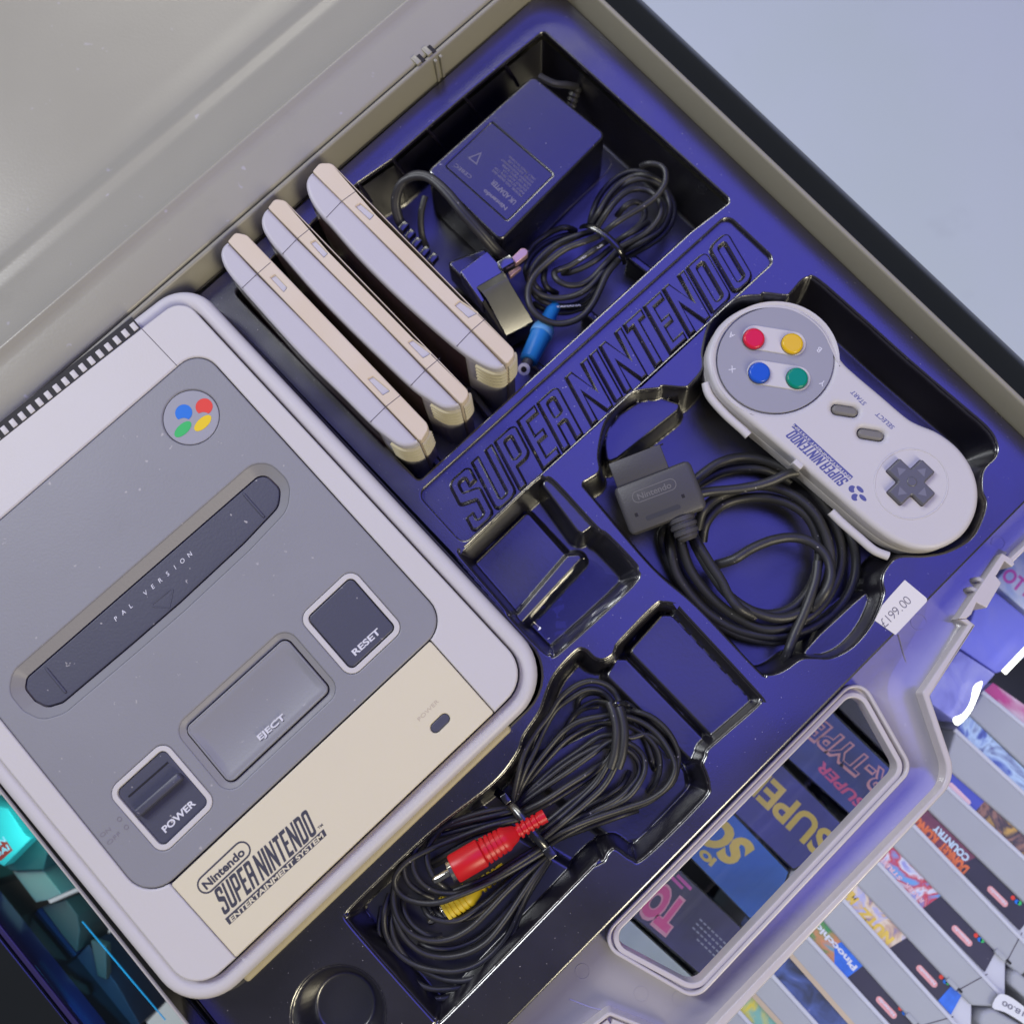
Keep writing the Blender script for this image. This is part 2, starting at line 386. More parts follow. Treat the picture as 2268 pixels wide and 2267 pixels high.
def glassmat(name, tint, k=.8):
    m = bpy.data.materials.new(name); m.use_nodes = True; nt = m.node_tree; N = nt.nodes; N.clear()
    o = N.new('ShaderNodeOutputMaterial'); t = N.new('ShaderNodeBsdfTransparent'); t.inputs[0].default_value = (*tint, 1)
    g = N.new('ShaderNodeBsdfGlossy'); g.inputs['Roughness'].default_value = .04; f = N.new('ShaderNodeFresnel'); f.inputs['IOR'].default_value = 1.5
    x = N.new('ShaderNodeMixShader'); nt.links.new(f.outputs[0], x.inputs[0]); nt.links.new(t.outputs[0], x.inputs[1]); nt.links.new(g.outputs[0], x.inputs[2]); nt.links.new(x.outputs[0], o.inputs[0]); return m
# ------------------------------------------------------------------ tagging
def tag(o, label, cat_, group=None, kind=None):
    o['label'] = label; o['category'] = cat_
    if group: o['group'] = group
    if kind: o['kind'] = kind
    return o
def thing(name, loc, label, cat_, group=None):
    o = bpy.data.objects.new(name, None); COL.objects.link(o); o.empty_display_size = 0.02
    return tag(o, label, cat_, group)

# ================================================================== SETTING
fl = link('floor', [(-4000, -3000, -900), (5000, -3000, -900), (5000, 6000, -900), (-4000, 6000, -900)], [[0, 1, 2, 3]], M['floor'])
fl['kind'] = 'structure'
# ------------------------------------------------------------------ carrying case: shell walls, rim, lid, flap
RZ = 17.0                                                    # rim height above the tray surface
case = thing('carry_case', None, 'open grey carrying case with black outer shell holding the tray and console', 'carrying case')
# inner wall lines (at tray level unless noted)
bk0, bk1 = P((423, 652)), P((1120, 47))                        # back wall, foot
rt0, rt1 = P((1463, 194)), P((2050, 756))                      # right wall, foot
lf0, lf1 = P((0, 1743), RZ), P((400, 2244), RZ)                # left wall, rim line
fr0, fr1 = P((1268, 2130)), P((2132, 1255))
def ext(a, b, t):                                              # extend a->b
    return (a[0]+(b[0]-a[0])*t, a[1]+(b[1]-a[1])*t)
A_ = isect(bk0, bk1, rt0, rt1); B_ = isect(rt0, rt1, fr0, fr1); C_ = isect(fr0, fr1, lf0, lf1); D_ = isect(lf0, lf1, bk0, bk1)
# tray keeps a flush fit inside the walls
case_in = rnd([A_, B_, C_, D_], [16, 1, 4, 10], 10)
wallpoly = rnd([A_, B_, C_, D_], [16, 1, 4, 10], 10)
# open U-shaped wall: back + right + left, rounded top edge
def wall_ring(path, prof, closed=False):
    """sweep a profile (outward offset, z) along an open path"""
    vs, fs = [], []; n = len(path); m = len(prof); path = [Vector(p) for p in path]
    for i, p in enumerate(path):
        t = (path[min(i+1, n-1)]-path[max(i-1, 0)]).normalized(); nn = Vector((t.y, -t.x))
        for o_, z in prof: q = p+nn*o_; vs.append((q.x, q.y, z))
    for i in range(n-1):
        for j in range(m-1): fs.append([i*m+j, (i+1)*m+j, (i+1)*m+j+1, i*m+j+1])
    return vs, fs
# ordered path: front-right end -> right wall -> top corner -> back wall -> left wall -> front-left (ccw => outward is to the right of travel)
B2 = ext(A_, B_, 1.05)
path = rnd([B2, A_, D_, C_], [0, 16, 10, 0], 12)
def path_open(pts, rs):
    q = rnd(pts, rs, 12)
    return q
def openpath(pts, r, seg=12):
    out = [tuple(pts[0])]
    for i in range(1, len(pts)-1):
        a, b, c = Vector(pts[i-1]), Vector(pts[i]), Vector(pts[i+1]); u = (a-b).normalized(); v = (c-b).normalized()
        ang = math.acos(u.dot(v)); t = r[i-1]/math.tan(ang/2); p, q = b+u*t, b+v*t
        ctr = b+(u+v).normalized()*(r[i-1]/math.sin(ang/2)); a0 = math.atan2(p.y-ctr.y, p.x-ctr.x); a1 = math.atan2(q.y-ctr.y, q.x-ctr.x)
        da = (a1-a0+math.pi) % (2*math.pi)-math.pi
        out += [(ctr.x+r[i-1]*math.cos(a0+da*k/seg), ctr.y+r[i-1]*math.sin(a0+da*k/seg)) for k in range(seg+1)]
    out.append(tuple(pts[-1])); return out
up = openpath([B2, A_, D_, ext(D_, C_, .12)], [17, 10])
if (Vector(up[1])-Vector(up[0])).cross(Vector(up[-1])-Vector(up[0])) < 0: pass
v, f = wall_ring(up, [(0, -55), (0, -1), (0.9, RZ-1.0), (1.3, RZ-.2), (1.8, RZ), (2.7, RZ), (3.2, RZ-.3), (3.5, RZ-1.2), (3.5, RZ-3)])
link('inner_wall', v, f, M['casewall'], case, angle=50)
# black outer shell on the right: starts under the rim, bulges outwards and down
rp = openpath([B2, A_, ext(A_, D_, .06)], [19], 12)
v, f = wall_ring(rp, [(3.4, RZ-1.5), (4.6, RZ-1.7), (9, RZ-2.8), (16, RZ-5.5), (22, RZ-10.5), (26.5, RZ-18), (29, RZ-28), (30, RZ-42), (30, RZ-60), (27, RZ-70)])
link('outer_shell', v, f, M['outer'], case, angle=60)
M['silver'] = mat('pale_rim_plastic', (.50, .48, .47), .3, var=.03)
lq = [ext(D_, C_, .10), ext(D_, C_, .6), ext(D_, C_, 1.25)]
v, f = wall_ring(lq, [(.2, -50), (.2, RZ-5), (.5, RZ-1.6)]); link('inner_wall', v, f, M['outer'], case, angle=50)
v, f = wall_ring(lq, [(.5, RZ-1.6), (.55, RZ-.3), (.8, RZ), (1.25, RZ), (1.5, RZ-.4), (1.5, RZ-2)]); link('rim_bead', v, f, M['silver'], case, angle=50)
v, f = wall_ring(lq, [(1.5, RZ-1.5), (2.0, RZ-4), (2.2, RZ-30), (2.2, RZ-72)])
link('outer_shell', v, f, M['outer'], case, angle=60)
# hinge knuckle and wall ribs near the corner
hw = (Vector(A_)-Vector(D_)).normalized(); hn = Vector((-hw.y, hw.x))
if hn.dot(Vector(C_)-Vector(D_)) > 0: hn = -hn               # outwards (towards the lid)
for px in ((963, 152), (975, 143)):
    c = Vector(P(px, 8)); base = Vector(D_)+hw*((c-Vector(D_)).dot(hw))
    join('wall_rib', M['casewall'], [box_data((base.x-hn.x*.2, base.y-hn.y*.2, 8), (hw.x, hw.y, 0), (hn.x, hn.y, 0), (0, 0, 1), .7, .9, 8.2, .3)], case)
for px in ((908, 122), (938, 108)):
    c = Vector(P(px, RZ)); q = Vector(D_)+hw*((c-Vector(D_)).dot(hw))+hn*5.2
    join('hinge', M['case'], [box_data((q.x, q.y, RZ+.3), (hw.x, hw.y, 0), (hn.x, hn.y, 0), (0, 0, 1), 1.3, 2.4, 1.0, .3)], case)
    join('hinge_gap', M['dark'], [box_data((q.x+hw.x*2.4, q.y+hw.y*2.4, RZ+.12), (hw.x, hw.y, 0), (hn.x, hn.y, 0), (0, 0, 1), 1.0, 2.8, .3, 0)], case)
# lid, laid open behind the hinge
lid = []
prof = [(4.4, RZ-3), (4.4, RZ-.6), (4.9, RZ), (6, RZ+.3), (12, RZ+1.2), (22, RZ+2.4), (26.5, RZ+2.6), (28, RZ+4.0), (29.2, RZ+4.1), (30.6, RZ+2.8), (33, RZ+1.4), (44, RZ-1.5), (56, RZ-6), (60, RZ-7.2), (63, RZ-6.9), (66, RZ-7.6), (70, RZ-10.6), (75, RZ-12.2), (90, RZ-12.8), (160, RZ-12), (300, RZ-13)]
a0 = Vector(D_)-hw*330; a1 = Vector(A_)+hw*40
n = 24; vs = []; fs = []
for i in range(n+1):
    b = a0+(a1-a0)*(i/n)
    for o_, z in prof: q = b+hn*o_; vs.append((q.x, q.y, z))
m = len(prof)
for i in range(n):
    for j in range(m-1): fs.append([i*m+j, (i+1)*m+j, (i+1)*m+j+1, i*m+j+1])
link('lid', vs, fs, M['case'], case, angle=70)

# ------------------------------------------------------------------ pockets of the tray (photo px at tray level)
Z4 = lambda pts: T(900, 400, .466, pts)
pk_power = [(517, 646), (792, 405), (869, 352), (945, 285), (1027, 214), (1115, 141), (1203, 69), (1618, 444), (1529, 512), (928, 1064)]
pk_pad = [(1292, 1073), (1305, 1062), (1329, 1043), (1326, 1006), (1336, 950), (1352, 917), (1375, 889), (1408, 868), (1459, 861), (1468, 856), (1515, 859), (1530, 852), (1557, 819), (1559, 796), (1557, 782), (1563, 745), (1573, 715), (1594, 687), (1622, 668), (1650, 657), (1686, 655), (1693, 650), (1740, 655), (1752, 650), (1775, 624), (1790, 616), (1812, 620),
 (1910, 705), (2007, 792), (2116, 886), (2185, 946), (2206, 980), (2206, 1008), (2178, 1040), (2174, 1085), (2183, 1112), (2176, 1145), (2152, 1190), (2103, 1219), (2050, 1229), (1990, 1232), (1960, 1262), (1953, 1290), (1956, 1318), (1932, 1378), (1891, 1429), (1844, 1455), (1810, 1456), (1775, 1458), (1745, 1478), (1721, 1490), (1698, 1493), (1680, 1484), (1545, 1343), (1445, 1255), (1310, 1097)]
pk_sq = [(1021, 1232), (1024, 1218), (1040, 1204), (1180, 1070), (1207, 1060), (1230, 1070), (1319, 1166), (1345, 1185), (1402, 1244), (1410, 1262), (1400, 1296), (1243, 1441), (1221, 1449), (1200, 1440), (1126, 1362), (1124, 1352)]
pk_av = [(1469, 1335), (1498, 1341), (1515, 1360), (1676, 1534), (1683, 1550), (1672, 1567), (1581, 1646), (1565, 1662), (1562, 1674), (1555, 1692), (1562, 1711), (1569, 1739), (1557, 1771), (1430, 1897), (1399, 1902), (1364, 1879), (1347, 1888), (1338, 1905), (1320, 1916), (1301, 1930), (989, 2250), (966, 2256), (947, 2242), (779, 2051), (772, 2028), (784, 2004),
 (952, 1846), (1091, 1737), (1146, 1668), (1160, 1630), (1196, 1575), (1212, 1530), (1232, 1490), (1275, 1443), (1295, 1439), (1316, 1457), (1336, 1462), (1357, 1451), (1364, 1436), (1374, 1420), (1449, 1343)]
pk_power_w = rnd(PL(pk_power), [2, 2, 2, 2, 2, 2, 4, 3, .5, 3], 4)
pk_pad_w = cat(PL(pk_pad), True, 5)
pk_sq_w = cat(PL(pk_sq), True, 4)
pk_av_w = cat(PL(pk_av), True, 5)
pk_round_w = circ(P((750, 2248)), 19.6, 40)
badge = rnd(PL([(926, 1094), (1026, 1204), (1716, 575), (1611, 477)]), 4.0, 6)
# console body outline (rim level) used for the console pocket too
ZD = 22.0
gR = [(470.9, 728.7), (1090.3, 1396.5)]; gF = [(1094.2, 1578.4), (523.7, 2120.6)]; gL = [(300, 2047.6), (393.2, 2161)]
gB = [(316, 725), (372, 682)]
groove = quad([P(p, ZD-1) for p in gB], [P(p, ZD-1) for p in gR], [P(p, ZD-1) for p in gF], [P(p, ZD-1) for p in gL])
groove_w = rnd(groove, [11, 14, 15, 10][:4], 10)
body_w = off(groove_w, 7.8)
cons_hole = off(groove_w, 11.5)
tray = thing('storage_tray', None, 'moulded black plastic tray with shaped pockets reflecting blue light inside the grey case', 'tray')
# dbg
# tray outline: stop at the front flap, leave the case's left gap
trayout = rnd([A_, B_, C_, D_], [16, 5, 6, 10], 10)
trayout = off(trayout, -0.25)
# the console pocket opens to the left and the back: subtract it by walking round it instead of as a hole
cq = quad([groove[0], groove[1]], [groove[1], groove[2]], [groove[2], groove[3]], [groove[3], groove[0]])
hole_console = rnd(off(ccw(groove), 8.4), 20, 8)
# keep console pocket inside the tray outline
def inside(p, poly):
    c = False; n = len(poly)
    for i in range(n):
        x1, y1 = poly[i-1]; x2, y2 = poly[i]
        if (y1 > p[1]) != (y2 > p[1]) and p[0] < (x2-x1)*(p[1]-y1)/(y2-y1)+x1: c = not c
    return c
tc_ = Vector((sum(p[0] for p in trayout)/len(trayout), sum(p[1] for p in trayout)/len(trayout)))
lim = off(trayout, -1.2)
def clampin(p):
    if inside(p, lim): return p
    # project on the nearest edge of lim
    best = None
    for i in range(len(lim)):
        a, b = Vector(lim[i-1]), Vector(lim[i]); d = b-a
        t = max(0, min(1, (Vector(p)-a).dot(d)/max(d.length_squared, 1e-9))); q = a+d*t; dd = (q-Vector(p)).length
        if best is None or dd < best[0]: best = (dd, q)
    return tuple(best[1])
hole_console = [clampin(p) for p in hole_console]
def dedupe(q, e=.25):
    out = [q[0]]
    for p in q[1:]:
        if (Vector(p)-Vector(out[-1])).length > e: out.append(p)
    if (Vector(out[0])-Vector(out[-1])).length < e: out.pop()
    return out
hole_console = dedupe(hole_console); pk_av_w = dedupe(pk_av_w, .1); pk_pad_w = dedupe(pk_pad_w, .1)
slab('deck', M['tray'], trayout, 0, 2.5, holes=[pk_power_w, pk_pad_w, pk_sq_w, pk_av_w, pk_round_w, badge, hole_console], bev=1.0, seg=4, parent=tray)
def pocket(name, poly, zf, draft=1.2, z0=-6, m='floor_tray', parent=tray, floor_r=2.0):
    """walls and floor of a pocket"""
    poly = ccw(poly); a = off(poly, 0.0); vs, fs = [], []; n = len(poly)
    rings = [(0, z0), (-draft, zf+floor_r), (-draft-floor_r*.3, zf+floor_r*.3), (-draft-floor_r, zf)]
    for o_, z in rings: vs += [(x, y, z) for x, y in off(poly, o_)]
    for j in range(len(rings)-1):
        for i in range(n): fs.append([j*n+i, (j+1)*n+i, (j+1)*n+(i+1) % n, j*n+(i+1) % n][::-1])
    st = len(vs); vs += [(x, y, zf+.02) for x, y in poly]
    for t in tessellate_polygon([[Vector((x, y, 0)) for x, y in poly]]):
        q = [st+i for i in t]; aa, b, c = [vs[i] for i in q]
        fs.append(q if (b[0]-aa[0])*(c[1]-aa[1])-(b[1]-aa[1])*(c[0]-aa[0]) > 0 else q[::-1])
    return link(name, vs, fs, M[m], parent, set(range(3*n, 4*n)), 50)
import numpy as np
def sdist(px, py, poly):
    P_ = np.array(poly, float); Q = np.roll(P_, -1, 0); best = np.full(px.shape, 1e9); ins = np.zeros(px.shape, bool)
    for (x1, y1), (x2, y2) in zip(P_, Q):
        dx, dy = x2-x1, y2-y1; L2 = dx*dx+dy*dy
        if L2 < 1e-12: continue
        t = np.clip(((px-x1)*dx+(py-y1)*dy)/L2, 0, 1); d = (px-x1-t*dx)**2+(py-y1-t*dy)**2; best = np.minimum(best, d)
        c = (y1 > py) != (y2 > py)
        if dy != 0: ins ^= c & (px < dx*(py-y1)/dy+x1)
    d = np.sqrt(best); return np.where(ins, d, -d)
# heights
def hpocket(name, poly, depth, wall, steps=(), res=.55, tilt=(0, 0), parent=None):
    xs = [p[0] for p in poly]; ys = [p[1] for p in poly]
    gx = np.arange(min(xs)-3, max(xs)+3, res); gy = np.arange(min(ys)-3, max(ys)+3, res)
    X, Y = np.meshgrid(gx, gy); d = sdist(X, Y, poly)
    t = np.clip((d+.3)/wall, 0, 1); cx, cy = (min(xs)+max(xs))/2, (min(ys)+max(ys))/2
    sm = lambda t: t*t*(3-2*t)
    Z = -.9-(depth-.9)*sm(t)
    Z = Z+((X-cx)*tilt[0]+(Y-cy)*tilt[1])*sm(t)
    for st, zs in steps:
        e = sdist(X, Y, st); tt = np.clip((e+3.2)/4.0, 0, 1); zp = -depth+(zs+depth)*sm(tt)
        Z = np.where(e > -3.3, np.maximum(Z, np.minimum(zp, -.9-(abs(zs)-.9)*sm(np.clip(d/2.2, 0, 1)))), Z)
    Z = np.where(d < -.25, -1.3, Z)
    keep = d > -2.2; idx = -np.ones(X.shape, int); idx[keep] = np.arange(keep.sum())
    vs = np.stack([X[keep], Y[keep], Z[keep]], 1).tolist(); fs = []
    K = keep[:-1, :-1] & keep[1:, :-1] & keep[:-1, 1:] & keep[1:, 1:]
    for i, j in zip(*np.where(K)): fs.append([int(idx[i, j]), int(idx[i, j+1]), int(idx[i+1, j+1]), int(idx[i+1, j])])
    return link(name, vs, fs, M['floor_tray'], parent or tray, None, 80)
W_ = lambda pts, r=3: rnd(PL(pts, -8), r, 5)
zq = lambda pts: T(1000, 1000, .2589, pts)
zr = lambda pts: T(1200, 900, .4143, pts)
zav = lambda pts: T(700, 1450, .4658, pts)
pocket('pocket', pk_power_w, -42, 2.0)
hpocket('pocket', pk_pad_w, 27, 5.0, [(W_(T(900, 400, .466, [(940, 1240), (950, 1180), (1010, 1100), (1100, 1040), (1200, 1010), (1310, 1050), (1300, 1085), (1010, 1315), (950, 1340)])), -11),
   (W_(T(1134, 756, .587, [(1360, 930), (1360, 980), (1330, 1060), (1270, 1140), (1190, 1190), (1080, 1200), (1170, 1100), (1300, 980)])), -13)], tilt=(.015, .012))
hpocket('pocket', pk_sq_w, 24, 6.0, [(W_(zq([(760, 300), (800, 250), (860, 250), (1230, 640), (1110, 730), (1060, 700)]), 2.2), -2.4),
   (W_(zq([(990, 870), (1100, 860), (1130, 900), (600, 1470), (520, 1420)]), 1.5), -13), (W_(zq([(120, 1000), (650, 480), (1010, 880), (500, 1400)]), 2), -17.5)], tilt=(-.03, .03), res=.45)
hpocket('pocket', pk_av_w, 21, 6.0, [(W_(zr([(460, 1310), (640, 1110), (700, 1110), (1120, 1560), (1100, 1610), (925, 1790)]), 2.6), -8),
   (W_(zr([(340, 1440), (400, 1345), (460, 1345), (890, 1790), (880, 1840), (810, 1910)]), 2.6), -11), (W_(zav([(860, 590), (1500, 280), (1770, 560), (1780, 640), (1540, 900), (1440, 910), (1100, 640)]), 4), -17.5),
   (W_(zav([(220, 1190), (720, 740), (1240, 1050), (1230, 1090), (650, 1650), (560, 1660), (225, 1240)]), 5), -17.8)], tilt=(.02, .02))
hpocket('pocket', pk_round_w, 17, 8.0, res=.6, tilt=(.0, .0))
pocket('pocket', hole_console, -52, .5)
# badge panel with raised letters
slab('badge_panel', M['tray'], off(badge, .6), -2.5, 3, bev=0, parent=tray)
pb0, pb1 = P((1050, 1180)), P((1671, 612))
ds = []
for o_, hs in logo_polys(pb0, pb1, 24.8, 0.28, gap=1.5, space=3.0): ds.append(slab('x', None, off(o_, .15), -.15, 2.5, holes=[off(q, -.15) for q in hs], bev=1.05, seg=1, draft=.45, data=True))
join('badge_letters', M['tray'], ds, tray)
# thin lip round the badge and a few raised steps in the pockets
def ring_slab(name, m, poly, wd, z, depth, bev, parent): return slab(name, m, off(poly, wd), z, depth, holes=[poly], bev=bev, parent=parent)
step = lambda name, pts, z, r=3, dep=30, bev=1.2: slab(name, M['tray'], rnd(PL(pts, z), r, 5), z, dep, bev=bev, seg=3, parent=tray)
zq = lambda pts: T(1000, 1000, .2589, pts)
zr = lambda pts: T(1200, 900, .4143, pts)
zav = lambda pts: T(700, 1450, .4658, pts)
# arch shelf and outer shelf of the pad pocket
# ribs on the wall of the power pocket and floor dividers
for a, b in (((792, 405), (822, 447)), ((869, 352), (905, 400)), ((945, 285), (983, 333)), ((1027, 214), (1063, 262)), ((1115, 141), (1148, 190))):
    q0 = P3(a, -1); q1 = P3(b, -20)
    link('pocket_rib', *tube_data([q0, (q0+q1)/2+Vector((0, 0, 1)), q1], 0.9, sub=3)[:2], M['tray'], tray)
for a, b in (((1270, 880), (1180, 800)), ((1390, 760), (1300, 690)), ((1505, 650), (1400, 570)), ((975, 1030), (880, 935)), ((1090, 925), (1040, 860))):
    qa, qb = P(a, -25), P(b, -25)
    slab('pocket_rib', M['blackp'], pill(qa, qb, 2.2), -25, 17, bev=1.2, parent=tray)

# ================================================================== CONSOLE
con = thing('game_console', None, 'pale grey and yellowed games console with darker top panel in the left of the tray', 'games console')
slab('shell', M['shell'], body_w, ZD-3.2, 66, holes=[off(groove_w, .1)], bev=3.4, seg=6, parent=con)
pocket('groove', off(groove_w, .3), ZD-8, .0, z0=ZD-5, m='seam', parent=con, floor_r=.3)
pR = [(470.9, 801.8), (800, 1164.7)]; pF = [(374.6, 1955.1), (949.7, 1418.3)]; pLf = [(0, 1591), (248.2, 1900)]; pB = [(300, 891.9), (411.8, 795.5)]
pan = quad([P(p, ZD) for p in pB], [P(p, ZD) for p in pR], [P(p, ZD) for p in pF], [P(p, ZD) for p in pLf])   # BR(top), FR, FL, BL
sR0, sR1 = P((951.3, 1416.8), ZD), P((1094.2, 1577.5), ZD); sL0, sL1 = P((376.1, 1956.5), ZD), P((522.2, 2120.5), ZD)
pan_w = rnd(pan, [8.0, 13, 12, 11], 8)
dk = off(groove_w, -.35)
# deck = whole inner outline with the dark panel and the cream front panel cut out
gfr0, gfr1 = sR1, sL1
fv = (Vector(sR1)-Vector(sL1)).normalized(); dn = Vector((-fv.y, fv.x))
if dn.dot(Vector(sR0)-Vector(sR1)) < 0: dn = -dn
# deck polygon in U shape
def near(p, poly): return min(range(len(poly)), key=lambda i: (poly[i][0]-p[0])**2+(poly[i][1]-p[1])**2)
D = ccw(dk); i0 = near(sL1, D); i1 = near(sR1, D)
# walk ccw from the right seam round right, back and left edges to the left seam
seq = []
i = i1
Pn = ccw(pan_w); Pn = off(Pn, .25)
def walk(poly, a, b):
    out = [poly[a]]; i = a
    while i != b: i = (i+1) % len(poly); out.append(poly[i])
    return out
W1 = walk(D, i1, i0)
lenW = len(W1); W2 = walk(D, i0, i1)
# the right walk must contain the back corner of the deck
back = groove[0]
rim_walk = W1 if min((Vector(p)-Vector(back)).length for p in W1) < 20 else W2[::-1]
f_line = ext(sL1, sR1, 0)
e0 = (Vector(sR1)-dn*.0+fv*.25); e1 = (Vector(sL1)-fv*.25)
# drop walk points lying between the two seams on the front edge
rim_walk = [p for p in rim_walk if not (((Vector(p)-Vector(sL1)).dot(dn) < 3) and 0 < (Vector(p)-Vector(sL1)).dot(fv) < (Vector(sR1)-Vector(sL1)).length)]
j1 = near(sR0, Pn); j0 = near(sL0, Pn)
Wa = walk(Pn, j1, j0); Wb = walk(Pn, j0, j1)[::-1]
pan_walk = Wa if min((Vector(p)-Vector(pan[0])).length for p in Wa) < 15 else Wb
pan_walk = [p for p in pan_walk if not ((Vector(p)-Vector(sL0)).dot(fv) > -.3 and (Vector(p)-Vector(sR0)).dot(fv) < .3 and (Vector(p)-Vector(sL0)).dot(dn) < 8)]
deck_poly = [tuple(e0)]+rim_walk+[tuple(e1)]+[(sL0[0]-fv.x*.25, sL0[1]-fv.y*.25)]+pan_walk[::-1]+[(sR0[0]+fv.x*.25, sR0[1]+fv.y*.25)]
slab('deck', M['deck'], deck_poly, ZD, 6, bev=.9, seg=4, parent=con)
# cream front panel
q = [(sR0[0]-fv.x*.12, sR0[1]-fv.y*.12), (sL0[0]+fv.x*.12, sL0[1]+fv.y*.12), (sL1[0]+fv.x*.12, sL1[1]+fv.y*.12), (sR1[0]-fv.x*.12, sR1[1]-fv.y*.12)]
q = [Vector(p) for p in q]; q[0] -= dn*.45; q[1] -= dn*.45; q[2] += dn*.1; q[3] += dn*.1
led_c = (974.6, 1601)
fdir = Vector((math.cos(math.radians(-43.9)), math.sin(math.radians(-43.9))))
led = pill(P((led_c[0]-14*fdir.x, led_c[1]-14*fdir.y), ZD), P((led_c[0]+14*fdir.x, led_c[1]+14*fdir.y), ZD), 2.2)
slab('front_panel', M['cream'], rnd([tuple(p) for p in q], .8, 3), ZD, 6, holes=[led], bev=.5, parent=con)
lp = slab('power_light', M['slate'], off(led, -.1), ZD-.5, 2, bev=.5, parent=con)
flat('seam_base', M['seam'], off(dk, -1), ZD-5, con)
# dark top panel with recesses
flap_px = [(60, 1500), (583, 1045), (621, 1083), (617, 1122), (540, 1203), (400, 1333), (300, 1420), (140, 1555), (105, 1566), (78, 1552), (56, 1525)]
flap_w = rnd(PL(flap_px, ZD-3.5), [3, 3, 5, 6, 8, 20, 20, 8, 5, 5, 3], 5)
flap_r = off(flap_w, 4.8)
ej = quad(((417, 1603.5), (617.5, 1421.7)), ((650, 1430), (720, 1511)), ((700, 1558.5), (549, 1700)), ((414, 1625), (476, 1700)))
ej_w = rnd(PL(ej, ZD), 3.4, 6); ej_r = off(ej_w, 2.9)
rs = quad(((679.5, 1349.4), (755.6, 1278)), ((799, 1279.5), (876.8, 1368)), ((873.7, 1413), (797.6, 1484.6)), ((676.4, 1388), (758.7, 1483)))
rs_w = rnd(PL(rs, ZD), 5.2, 7)
pw = quad(((259, 1732), (339.8, 1659)), ((380.2, 1657.5), (462.5, 1753.8)), ((464, 1794.2), (381.8, 1873.4)), ((252.8, 1774), (336.7, 1870.3)))
pw_w = rnd(PL(pw, ZD), 5.2, 7)
disc_c = P((423, 924), ZD); disc_w = circ(disc_c, 12.4, 48)
panel = slab('top_panel', M['panel'], off(pan_w, -.15), ZD+.1, 6, holes=[flap_r, ej_r, rs_w, pw_w, disc_w], bev=.7, parent=con)
flat('panel_base', M['seam'], off(pan_w, -2), ZD-4.6, con)
n_ = len(flap_w)
funnel('slot_surround', M['rim'], ccw(flap_r), ZD-.2, off(flap_w, .35), ZD-3.6, con)
slab('cartridge_flap', M['slate'], off(flap_w, -.25), ZD-3.4, 2, bev=.45, parent=con)
fl2 = bpy.data.objects['cartridge_flap']
for a, b in (((101.7, 1483), (143.6, 1532.5)), ((541, 1093), (583, 1142.5))):
    pass
for a, b in (((103, 1481), (144, 1531)), ((541, 1095), (583, 1143))):
    slab('flap_ridge', M['slate'], pill(P(a, ZD-3.2), P(b, ZD-3.2), .65), ZD-2.7, 1, bev=.5, parent=fl2)
funnel('eject_surround', M['rim'], ccw(ej_r), ZD-.2, off(ej_w, .3), ZD-1.7, con)
eji = off(off(ej_w, -.35), -1.1)
ejb = slab('eject_button', M['panel'], off(ej_w, -.35), ZD-.3, 4, holes=[eji], bev=.45, seg=3, parent=con)
gx = np.arange(min(p[0] for p in eji), max(p[0] for p in eji)+1, .7); gy = np.arange(min(p[1] for p in eji), max(p[1] for p in eji)+1, .7); X, Y = np.meshgrid(gx, gy); dd_ = sdist(X, Y, eji)
ec = Vector((sum(p[0] for p in eji)/len(eji), sum(p[1] for p in eji)/len(eji))); u_ = ((X-ec.x)*dn.x+(Y-ec.y)*dn.y)/12.5
Z = ZD-.45-1.5*np.clip(1-u_*u_, 0, 1)*np.clip((dd_+.5)/3.0, 0, 1); kp = dd_ > -1.0; idx = -np.ones(X.shape, int); idx[kp] = np.arange(kp.sum())
K = kp[:-1, :-1] & kp[1:, :-1] & kp[:-1, 1:] & kp[1:, 1:]
link('button_dish', np.stack([X[kp], Y[kp], Z[kp]], 1).tolist(), [[int(idx[i, j]), int(idx[i, j+1]), int(idx[i+1, j+1]), int(idx[i+1, j])] for i, j in zip(*np.where(K))], M['panel'], ejb, angle=80)
slab('button_frame', M['deck'], off(rs_w, -.12), ZD+.25, 4, holes=[off(rs_w, -2.5)], bev=.35, parent=con)
slab('button_frame', M['deck'], off(pw_w, -.12), ZD+.25, 4, holes=[off(pw_w, -2.4)], bev=.35, parent=con)
rsb = slab('reset_button', M['slate'], off(rs_w, -2.95), ZD+.3, 4, bev=.6, seg=4, parent=con)
pwb = slab('power_switch', M['slate'], off(pw_w, -2.6), ZD-.6, 4, bev=.5, seg=3, parent=con)
# sliding grip of the power switch
zp_ = lambda pts: T(200, 1600, .15536, pts)
gr = [P3(p, ZD+1.6) for p in zp_([(650, 1310), (1300, 740)])]
gd = (gr[1]-gr[0]); gl = gd.length; gd.normalize(); gp = Vector((-gd.y, gd.x, 0))
gc = (gr[0]+gr[1])/2
join('grip', M['slate'], [box_data((gc.x, gc.y, ZD+.9), gd, gp, (0, 0, 1), gl/2-.4, 1.7, 2.2, .9)], pwb)
for a, b in zp_([(520, 1060), (1090, 545)]), zp_([(500, 1130), (1130, 560)]):
    pass
g2 = [P3(p, ZD) for p in zp_([(540, 1060), (1100, 560)])]
join('grip', M['dark'], [box_data(((g2[0]+g2[1])/2+Vector((0, 0, -.55)))[:], gd, gp, (0, 0, 1), gl/2-1.5, .35, .12, 0)], pwb)
